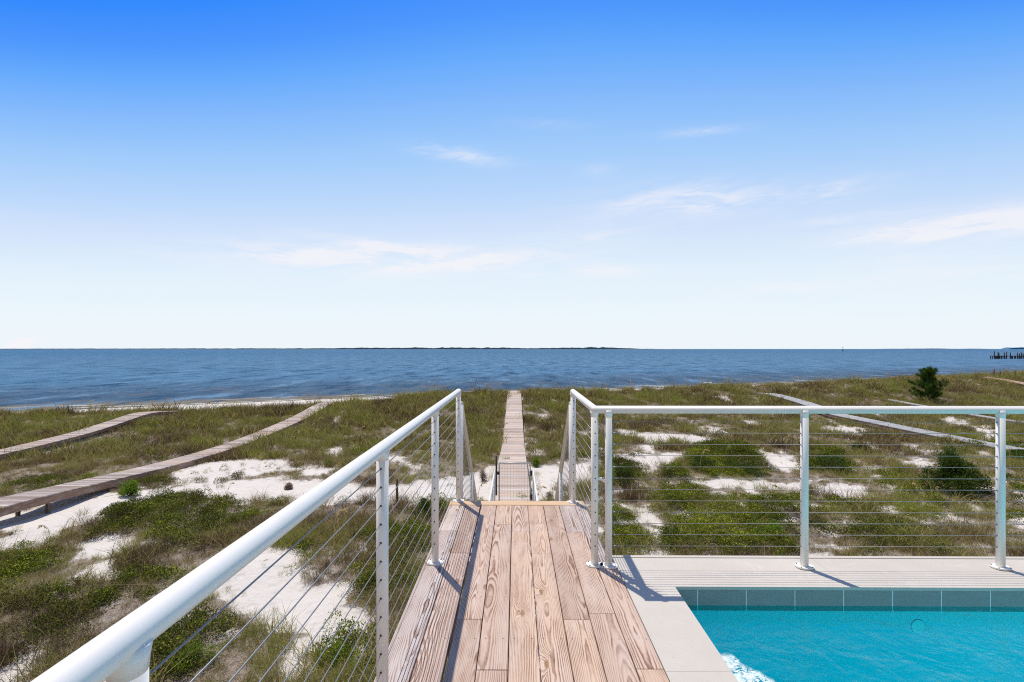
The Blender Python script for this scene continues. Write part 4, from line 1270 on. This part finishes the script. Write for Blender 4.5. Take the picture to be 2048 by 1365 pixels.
def stuff_scatter(name, protos, P, rotz, scl, idx, tint, label, cat, tilt=0.0):
    pc = bpy.data.collections.new(name + '_kinds')
    for i, me in enumerate(protos):
        po = bpy.data.objects.new('%s_kind_%02d' % (name, i), me)
        pc.objects.link(po)
    n = len(P)
    me = bpy.data.meshes.new(name)
    me.vertices.add(n); me.vertices.foreach_set('co', np.asarray(P, np.float32).ravel())
    rot = np.zeros((n, 3), np.float32); rot[:, 2] = rotz
    if tilt: rot[:, 0] = RNG.normal(0, tilt, n); rot[:, 1] = RNG.normal(0, tilt, n)
    a = me.attributes.new('rot', 'FLOAT_VECTOR', 'POINT'); a.data.foreach_set('vector', rot.ravel())
    for nm_, arr in (('scl', scl), ('tint', tint)):
        a = me.attributes.new(nm_, 'FLOAT', 'POINT'); a.data.foreach_set('value', np.asarray(arr, np.float32))
    a = me.attributes.new('idx', 'INT', 'POINT'); a.data.foreach_set('value', np.asarray(idx, np.int32))
    ob = bpy.data.objects.new(name, me); COL.objects.link(ob)
    ng = bpy.data.node_groups.new(name + '_nodes', 'GeometryNodeTree')
    ng.interface.new_socket('Geometry', in_out='INPUT', socket_type='NodeSocketGeometry')
    ng.interface.new_socket('Geometry', in_out='OUTPUT', socket_type='NodeSocketGeometry')
    N, L = ng.nodes, ng.links
    gi = N.new('NodeGroupInput'); go = N.new('NodeGroupOutput')
    ci = N.new('GeometryNodeCollectionInfo'); ci.inputs['Collection'].default_value = pc
    ci.inputs['Separate Children'].default_value = True; ci.inputs['Reset Children'].default_value = True
    ip = N.new('GeometryNodeInstanceOnPoints'); ip.inputs['Pick Instance'].default_value = True
    def na(nm_, dt):
        q_ = N.new('GeometryNodeInputNamedAttribute'); q_.data_type = dt; q_.inputs['Name'].default_value = nm_
        return q_.outputs['Attribute']
    er = N.new('FunctionNodeEulerToRotation')
    L.new(na('rot', 'FLOAT_VECTOR'), er.inputs[0])
    L.new(gi.outputs[0], ip.inputs['Points']); L.new(ci.outputs[0], ip.inputs['Instance'])
    L.new(na('idx', 'INT'), ip.inputs['Instance Index']); L.new(er.outputs[0], ip.inputs['Rotation'])
    L.new(na('scl', 'FLOAT'), ip.inputs['Scale'])
    L.new(ip.outputs[0], go.inputs[0])
    md = ob.modifiers.new('scatter', 'NODES'); md.node_group = ng
    return tag(ob, label, cat, kind='stuff')


def sample(y0, y1, per_m2, xk=1.24, xpad=9.0):
    wmax = xk * y1 + xpad
    n = int(2 * wmax * (y1 - y0) * per_m2)
    X = RNG.uniform(-wmax, wmax, n); Y = RNG.uniform(y0, y1, n)
    k_ = np.abs(X) < xk * Y + xpad
    return X[k_], Y[k_]


def tint_of(X, Y):
    return (fbm(X * 0.35 + 5, Y * 0.35, 101, 3) - 0.5) * 0.65 + (fbm(X * 1.5, Y * 1.5, 102, 2) - 0.5) * 0.5


# low leafy mats swell into mounds in the greenest places
def mound(X, Y, g):
    return g * (0.06 + 0.50 * np.clip(fbm(X * 0.55, Y * 0.55, 111, 2) - 0.35, 0, 1) + 0.55 * np.clip(fbm(X * 1.4, Y * 1.4, 112, 2) - 0.42, 0, 1))


# --- grass
bands = [(5.5, 14, 40, 0), (14, 24, 26, 0), (24, 36, 15, 1), (36, 52, 12, 1), (52, 85, 7, 1)]
GP, GS, GI, GT = [], [], [], []
LP, LS, LI, LT = [], [], [], []
TP, TS, TI, TT = [], [], [], []
for (ya, yb, dn, cz) in bands:
    X, Y = sample(ya, yb, dn)
    c_, g_ = cover(X, Y)
    u_ = RNG.uniform(0, 1, len(X))
    pr = np.clip((c_ - 0.16) * 1.9, 0, 1)
    pr = np.maximum(pr, 0.035 * ((Y - 0.3 * X) < 47) * (np.abs(X) > 0.9))
    for nm, (wx, kn) in WALKS.items(): pr = pr * (1 - (np.abs(X - wx) < 0.72) * (Y > kn[0][0] - 6) * (Y < kn[-1][0]))
    keep = u_ < pr
    X, Y, c_, g_ = X[keep], Y[keep], c_[keep], g_[keep]
    Z = gz(X, Y) + 0.03
    v_ = RNG.uniform(0, 1, len(X))
    leafy = v_ < g_ * 0.85
    gr = ~leafy
    tn = tint_of(X, Y)
    s_ = Y - 0.3 * X
    cl_ = smooth(fbm(X * 0.85, Y * 0.85, 131, 2), 0.30, 0.68)
    hs = (0.55 + 0.4 * c_ + 0.25 * smooth(s_, 34, 42)) * (0.62 + 0.85 * cl_)
    GP.append(np.stack([X[gr], Y[gr], Z[gr]], 1)); GS.append(hs[gr] * RNG.uniform(0.6, 1.25, gr.sum()))
    GI.append(RNG.integers(0, 4, gr.sum()) + 4 * cz)
    dk_ = smooth(fbm(X * 0.55 + 9, Y * 0.75, 133, 3), 0.56, 0.66)
    GT.append(tn[gr] + g_[gr] * 0.15 - 0.06 - 0.34 * dk_[gr])
    Zm = Z + mound(X, Y, g_)
    LP.append(np.stack([X[leafy], Y[leafy], Zm[leafy]], 1)); LS.append(RNG.uniform(0.6, 1.3, leafy.sum()))
    LI.append(RNG.integers(0, 3, leafy.sum()) + 3 * cz)
    LT.append(tn[leafy] * 0.8)
    # extra dense leaf layer where the mats are
    X, Y = sample(ya, yb, dn * 0.9)
    c_, g_ = cover(X, Y)
    kp = RNG.uniform(0, 1, len(X)) < np.clip(g_ * np.clip((c_ - 0.1) * 2, 0, 1), 0, 1) * 0.9
    X, Y, g_ = X[kp], Y[kp], g_[kp]
    LP.append(np.stack([X, Y, gz(X, Y) + 0.02 + mound(X, Y, g_) * RNG.uniform(0, 1, len(X))], 1)); LS.append(RNG.uniform(0.7, 1.4, len(X)))
    LI.append(RNG.integers(0, 3, len(X)) + 3 * cz); LT.append(tint_of(X, Y) * 0.8 - 0.04)
    # dry twigs
    X, Y = sample(ya, yb, dn * 0.75)
    c_, g_ = cover(X, Y)
    kp = RNG.uniform(0, 1, len(X)) < np.clip((c_ - 0.05) * 1.2, 0, 1) * np.clip(fbm(X * 0.8, Y * 0.8, 121, 2) - 0.25, 0, 1)
    X, Y = X[kp], Y[kp]
    TP.append(np.stack([X, Y, gz(X, Y) + 0.02], 1)); TS.append(RNG.uniform(0.6, 1.4, len(X))); TI.append(RNG.integers(0, 2, len(X)) + 2 * cz)
    TT.append(RNG.normal(0, 0.15, len(X)))

cat_ = np.concatenate
gprotos = [grass_proto('g%d' % i, 46, 0.26, 0.0055, 0.15, 0.9, 0.46, 0.30) for i in range(4)] + \
          [grass_proto('gf%d' % i, 40, 0.34, 0.013, 0.24, 0.8, 0.48, 0.30) for i in range(4)]
GPc = cat_(GP)
# long arching seed stems stand out of the turf here and there
gprotos.append(grass_proto('arch', 9, 0.62, 0.006, 0.12, 1.3, 0.36, 0.08)); gprotos.append(grass_proto('archf', 8, 0.70, 0.013, 0.15, 1.2, 0.36, 0.08))
GIc = cat_(GI); pick = RNG.uniform(0, 1, len(GIc)) < 0.05
GSc = cat_(GS) * np.where(RNG.uniform(0, 1, len(GIc)) < 0.07, 1.75, 1.0)
GIc = np.where(pick, np.where(GIc >= 4, 9, 8), GIc)
stuff_scatter('dune_grass', gprotos, GPc, RNG.uniform(0, 6.28, len(GPc)), GSc, GIc, cat_(GT), 'wind blown olive and tan dune grass covering the sand between house and bay', 'grass', 0.12)
lprotos = [leafy_proto('l%d' % i, 150, 0.20, 0.17, 0.036, 0.46, 0.27) for i in range(3)] + [leafy_proto('lf%d' % i, 110, 0.28, 0.22, 0.058, 0.46, 0.27) for i in range(3)]
LPc = cat_(LP)
stuff_scatter('ground_cover', lprotos, LPc, RNG.uniform(0, 6.28, len(LPc)), cat_(LS), cat_(LI), cat_(LT), 'low green leafy ground cover spreading in mats over the dune', 'ground cover', 0.15)
tprotos = [grass_proto('t%d' % i, 30, 0.16, 0.004, 0.20, 2.2, 0.5, 0.25, M_TWIG) for i in range(2)] + [grass_proto('tf%d' % i, 26, 0.2, 0.011, 0.28, 2.0, 0.5, 0.25, M_TWIG) for i in range(2)]
TPc = cat_(TP)
stuff_scatter('dry_twigs', tprotos, TPc, RNG.uniform(0, 6.28, len(TPc)), cat_(TS), cat_(TI), cat_(TT), 'dry grey brown twigs and dead stems lying among the dune plants', 'twigs', 0.2)


# --- sea oats along the crest
def oat_proto(name, h_):
    n = 34
    P = np.zeros((n, 3)); tt = np.linspace(0.0, 1, n)
    arc = 0.16 * h_
    zz = h_ * (0.78 + 0.20 * np.sin(tt * 1.7)); xx_ = arc * 0.5 + 0.24 * tt ** 1.2 * h_ * 0.8
    P[:, 0] = xx_; P[:, 2] = zz - 0.10 * h_ * tt ** 2; P[:, 1] = RNG.normal(0, 0.01, n)
    V, Fq, S_ = leaves_mesh(P, np.stack([np.full(n, 0.5), RNG.normal(0, .4, n), RNG.normal(-0.5, 0.3, n)], 1), 0.075, 0.42, np.clip(RNG.normal(0.7, 0.15, n), 0, 1))
    # stalk
    ks = np.linspace(0, 1, 7); sv = []; sf = []
    for i, kk in enumerate(ks):
        x_ = arc * 0.5 * kk ** 2; z_ = h_ * 0.79 * kk
        sv += [(x_ - 0.006, 0, z_), (x_ + 0.006, 0.003, z_)]
        if i: sf += [2 * i - 2, 2 * i - 1, 2 * i + 1, 2 * i]
    V2 = np.concatenate([V, np.array(sv)]); F2 = np.concatenate([Fq, np.array(sf) + len(V)])
    return bulk_mesh(name, V2, F2, 4, M_OAT, {'shade': np.concatenate([S_, np.full(len(sv), 0.3)])})


xs = cat_([RNG.uniform(-45, 75, 260), RNG.uniform(22, 34, 80), RNG.uniform(38, 72, 90)])
ss_ = RNG.normal(43.5, 2.2, len(xs))
ys = ss_ + 0.3 * xs
kp = (np.abs(xs + 0.15) > 1.3)
xs, ys = xs[kp], ys[kp]
Pn = np.stack([xs, ys, gz(xs, ys)], 1)
nearn = 90
xn = RNG.uniform(-20, 30, nearn); yn_ = RNG.uniform(12, 34, nearn)
cN, _ = cover(xn, yn_); kk_ = cN > 0.4
Pn = cat_([Pn, np.stack([xn[kk_], yn_[kk_], gz(xn[kk_], yn_[kk_])], 1)])
stuff_scatter('sea_oats', [oat_proto('oat%d' % i, 1.0 + 0.12 * i) for i in range(3)], Pn, RNG.normal(0.2, 0.9, len(Pn)), RNG.uniform(0.75, 1.15, len(Pn)), RNG.integers(0, 3, len(Pn)), RNG.normal(0, 0.1, len(Pn)),
              'tall thin sea oat stalks with tan drooping plumes along the dune crest', 'sea oats', 0.05)


# --- individual shrubs
def shrub(u, v, wpx, hpx, label, kind='leaf', n=None, mat=None, lsize=0.06, name='shrub', group=None, squash=1.0):
    x, y = gpt(u, v)
    z = float(gz(x, y)) - 0.02
    rad = wpx / F * y / 2; hgt = hpx / F * y
    root = empty(name, (x, y, z), label, 'bush', group)
    n = n or int(1500 + 3400 * rad * hgt)
    # several lobes make an uneven outline
    nl = 16
    lobes = []
    for i in range(nl):
        a = RNG.uniform(0, 6.28); q_ = RNG.uniform(0.05, 0.80)
        lobes.append((q_ * rad * math.cos(a), q_ * rad * squash * math.sin(a), hgt * RNG.uniform(0.22, 0.74) * (1 - 0.45 * q_), rad * RNG.uniform(0.18, 0.36), hgt * RNG.uniform(0.16, 0.34)))
    li = RNG.integers(0, nl, n)
    LB = np.array(lobes)[li]
    dv = RNG.normal(0, 1, (n, 3)); dv /= np.linalg.norm(dv, axis=1, keepdims=True)
    rr2 = (RNG.uniform(0.50, 1.05, n) + (RNG.uniform(0, 1, n) < 0.12) * RNG.uniform(0, 0.45, n))[:, None]
    P = LB[:, :3] + dv * rr2 * np.stack([LB[:, 3], LB[:, 3], LB[:, 4]], 1)
    P[:, 2] = np.maximum(P[:, 2], RNG.uniform(0.0, 0.12, n) * hgt)
    Nd = dv + RNG.normal(0, 0.5, (n, 3)) + np.array([0, 0, 0.35])
    asp = 0.5
    if kind == 'needle': asp = 0.16
    V, Fq, S_ = leaves_mesh(P, Nd, lsize, asp, np.clip(RNG.normal(0.5, 0.22, n), 0, 1))
    me = bulk_mesh('foliage', V, Fq, 4, mat or M_DKLEAF, {'shade': S_})
    fo_ = bpy.data.objects.new('foliage', me); COL.objects.link(fo_); fo_.parent = root
    mb = MB()
    for (lx, ly, lz, a_, b_) in lobes:
        mb.tube([(x, y, z - 0.05), (x + lx * 0.5, y + ly * 0.5, z + lz * 0.5), (x + lx, y + ly, z + lz)], [0.02, 0.014, 0.006], 5)
    mb.build('stems', M_BARK, root)
    return root


shrub(1912, 990, 118, 84, 'largest dark green bush, behind the right end of the pool railing', lsize=0.075, n=15000)
shrub(1897, 935, 52, 52, 'upright green sapling bush just above the largest dark bush', mat=M_NEEDLE, kind='needle', lsize=0.11)
shrub(657, 934, 30, 16, 'small round bright green bush on sand between the two left walks', mat=M_BRIGHT, lsize=0.07, kind='needle')
shrub(1071, 934, 23, 24, 'small round bright green bush beside the centre boardwalk', mat=M_BRIGHT, lsize=0.07, kind='needle')
shrub(262, 992, 48, 36, 'bright green bush against the side beam of the left boardwalk', mat=M_BRIGHT, lsize=0.06)
shrub(1724, 905, 46, 22, 'low dark clump on its own above the middle of the right cables', lsize=0.07)
shrub(1470, 912, 70, 26, 'green bush at the top of the dark thicket in the middle bay of the railing', mat=M_BRIGHT, lsize=0.055, kind='needle')
shrub(1410, 945, 76, 42, 'wide dark bush forming the left half of the central thicket', lsize=0.055)
shrub(1492, 950, 100, 36, 'broad dark green bush on the right half of the central thicket', lsize=0.055, mat=M_DKLEAF)
shrub(1668, 945, 92, 46, 'dark mounded bush just right of the middle fence post', lsize=0.06)
shrub(1245, 972, 70, 48, 'green bush showing between the first two railing posts', lsize=0.05)
shrub(1350, 1085, 60, 40, 'dark shaded bush low beside the pale sandy path', lsize=0.04)
shrub(1545, 1082, 84, 46, 'yellow green bush low in the bay left of the middle post', mat=M_BRIGHT, lsize=0.045)
shrub(2034, 922, 60, 26, 'blue green bush past the end of the grey walk', mat=M_NEEDLE, lsize=0.07)
shrub(672, 1335, 90, 60, 'light green bush on sand at the bottom beside the deck', mat=M_BRIGHT, lsize=0.03)
shrub(390, 1330, 110, 66, 'light green bush at the bottom under the left handrail', mat=M_BRIGHT, lsize=0.03)
shrub(845, 1030, 70, 40, 'olive bush beside the deck between the two far left posts', lsize=0.04)
shrub(1100, 1000, 22, 20, 'dry little bush left of the right stair rail', mat=M_TWIG, lsize=0.05, kind='needle')
shrub(966, 962, 22, 26, 'dry brown bush on sand left of the gate', mat=M_TWIG, lsize=0.06, kind='needle')
shrub(578, 980, 14, 14, 'tiny spiky tuft alone on the white sand band', mat=M_TWIG, lsize=0.09, kind='needle', name='grass_tuft')

# weeds growing through the centre walk
for (u, v, wd, h_, lab) in ((1043, 990, 16, 8, 'small green weed on the walk behind the gate'), (1012, 909, 10, 5, 'tiny weed on the walk above the gate')):
    yv = 15.2 if v > 950 else 21.6
    xv = dirx(u) * yv
    rt = empty('weed', (xv, yv, zf_c(yv)), lab, 'weed')
    nn_ = 120
    P = np.stack([RNG.normal(0, 0.12, nn_), RNG.normal(0, 0.08, nn_), np.abs(RNG.normal(0, 0.06, nn_))], 1)
    V, Fq, S_ = leaves_mesh(P, RNG.normal(0, 1, (nn_, 3)), 0.05, 0.4, RNG.uniform(0.2, 0.9, nn_))
    me = bulk_mesh('leaves', V, Fq, 4, M_BRIGHT, {'shade': S_}); lo = bpy.data.objects.new('leaves', me); COL.objects.link(lo); lo.parent = rt

# --- the young pine
xp, yp = gpt(1856, 806)
zp = float(gz(xp, yp)) - 0.05
pine = empty('pine_tree', (xp, yp, zp), 'young bushy pine standing alone on the dune above the railing', 'tree')
HP = 68.0 / F * yp * 1.0
WP = 66.0 / F * yp
mb = MB()
mb.tube([(xp, yp, zp - 0.1), (xp + 0.02, yp, zp + HP * 0.4), (xp - 0.05, yp, zp + HP * 0.75), (xp, yp, zp + HP * 0.95)], [0.09, 0.07, 0.045, 0.012], 8)
cl_pts = []
rnd = random.Random(77)
for k_ in range(62):
    f_ = rnd.uniform(0.05, 0.93)
    a = rnd.uniform(0, 6.28)
    prof = np.interp(f_, [0, 0.12, 0.28, 0.45, 0.6, 0.8, 0.92, 1], [0.42, 0.50, 0.42, 0.32, 0.29, 0.22, 0.12, 0.03])
    L = prof * WP * rnd.uniform(0.45, 1.05)
    z_ = zp + HP * f_
    ex, ey = xp + L * math.cos(a), yp + L * math.sin(a)
    ez = z_ + L * rnd.uniform(0.3, 0.95)
    mb.tube([(xp, yp, z_), ((xp + ex) / 2, (yp + ey) / 2, z_ + (ez - z_) * 0.3), (ex, ey, ez)], [0.022, 0.015, 0.006], 5)
    for q_ in range(3):
        tt = 1.0 - q_ * 0.28
        cl_pts.append((xp + (ex - xp) * tt - xp, yp + (ey - yp) * tt - yp, z_ + (ez - z_) * tt * (0.7 + 0.3 * tt) - zp))
for f_ in np.linspace(0.6, 1.0, 6): cl_pts.append((rnd.uniform(-.05, .05), rnd.uniform(-.05, .05), HP * f_))
for d_ in range(4): cl_pts.append((-WP * (0.40 + 0.03 * d_), 0.1 * d_, HP * (0.55 + 0.02 * d_)))
mb.build('trunk', M_BARK, pine)
cp_ = np.array(cl_pts)
nper = 135
P = np.repeat(cp_, nper, 0) + RNG.normal(0, 0.05, (len(cp_) * nper, 3))
Nd = RNG.normal(0, 1, (len(P), 3)) + np.array([0, 0, 0.9])
V, Fq, S_ = leaves_mesh(P, Nd, 0.24, 0.075, np.clip(np.repeat(RNG.normal(0.62, 0.2, len(cp_)), nper) + RNG.normal(0, 0.12, len(P)), 0, 1))
me = bulk_mesh('crown', V, Fq, 4, M_NEEDLE, {'shade': S_}); co = bpy.data.objects.new('crown', me); COL.objects.link(co); co.parent = pine

print('points', len(GPc), len(LPc), len(TPc))
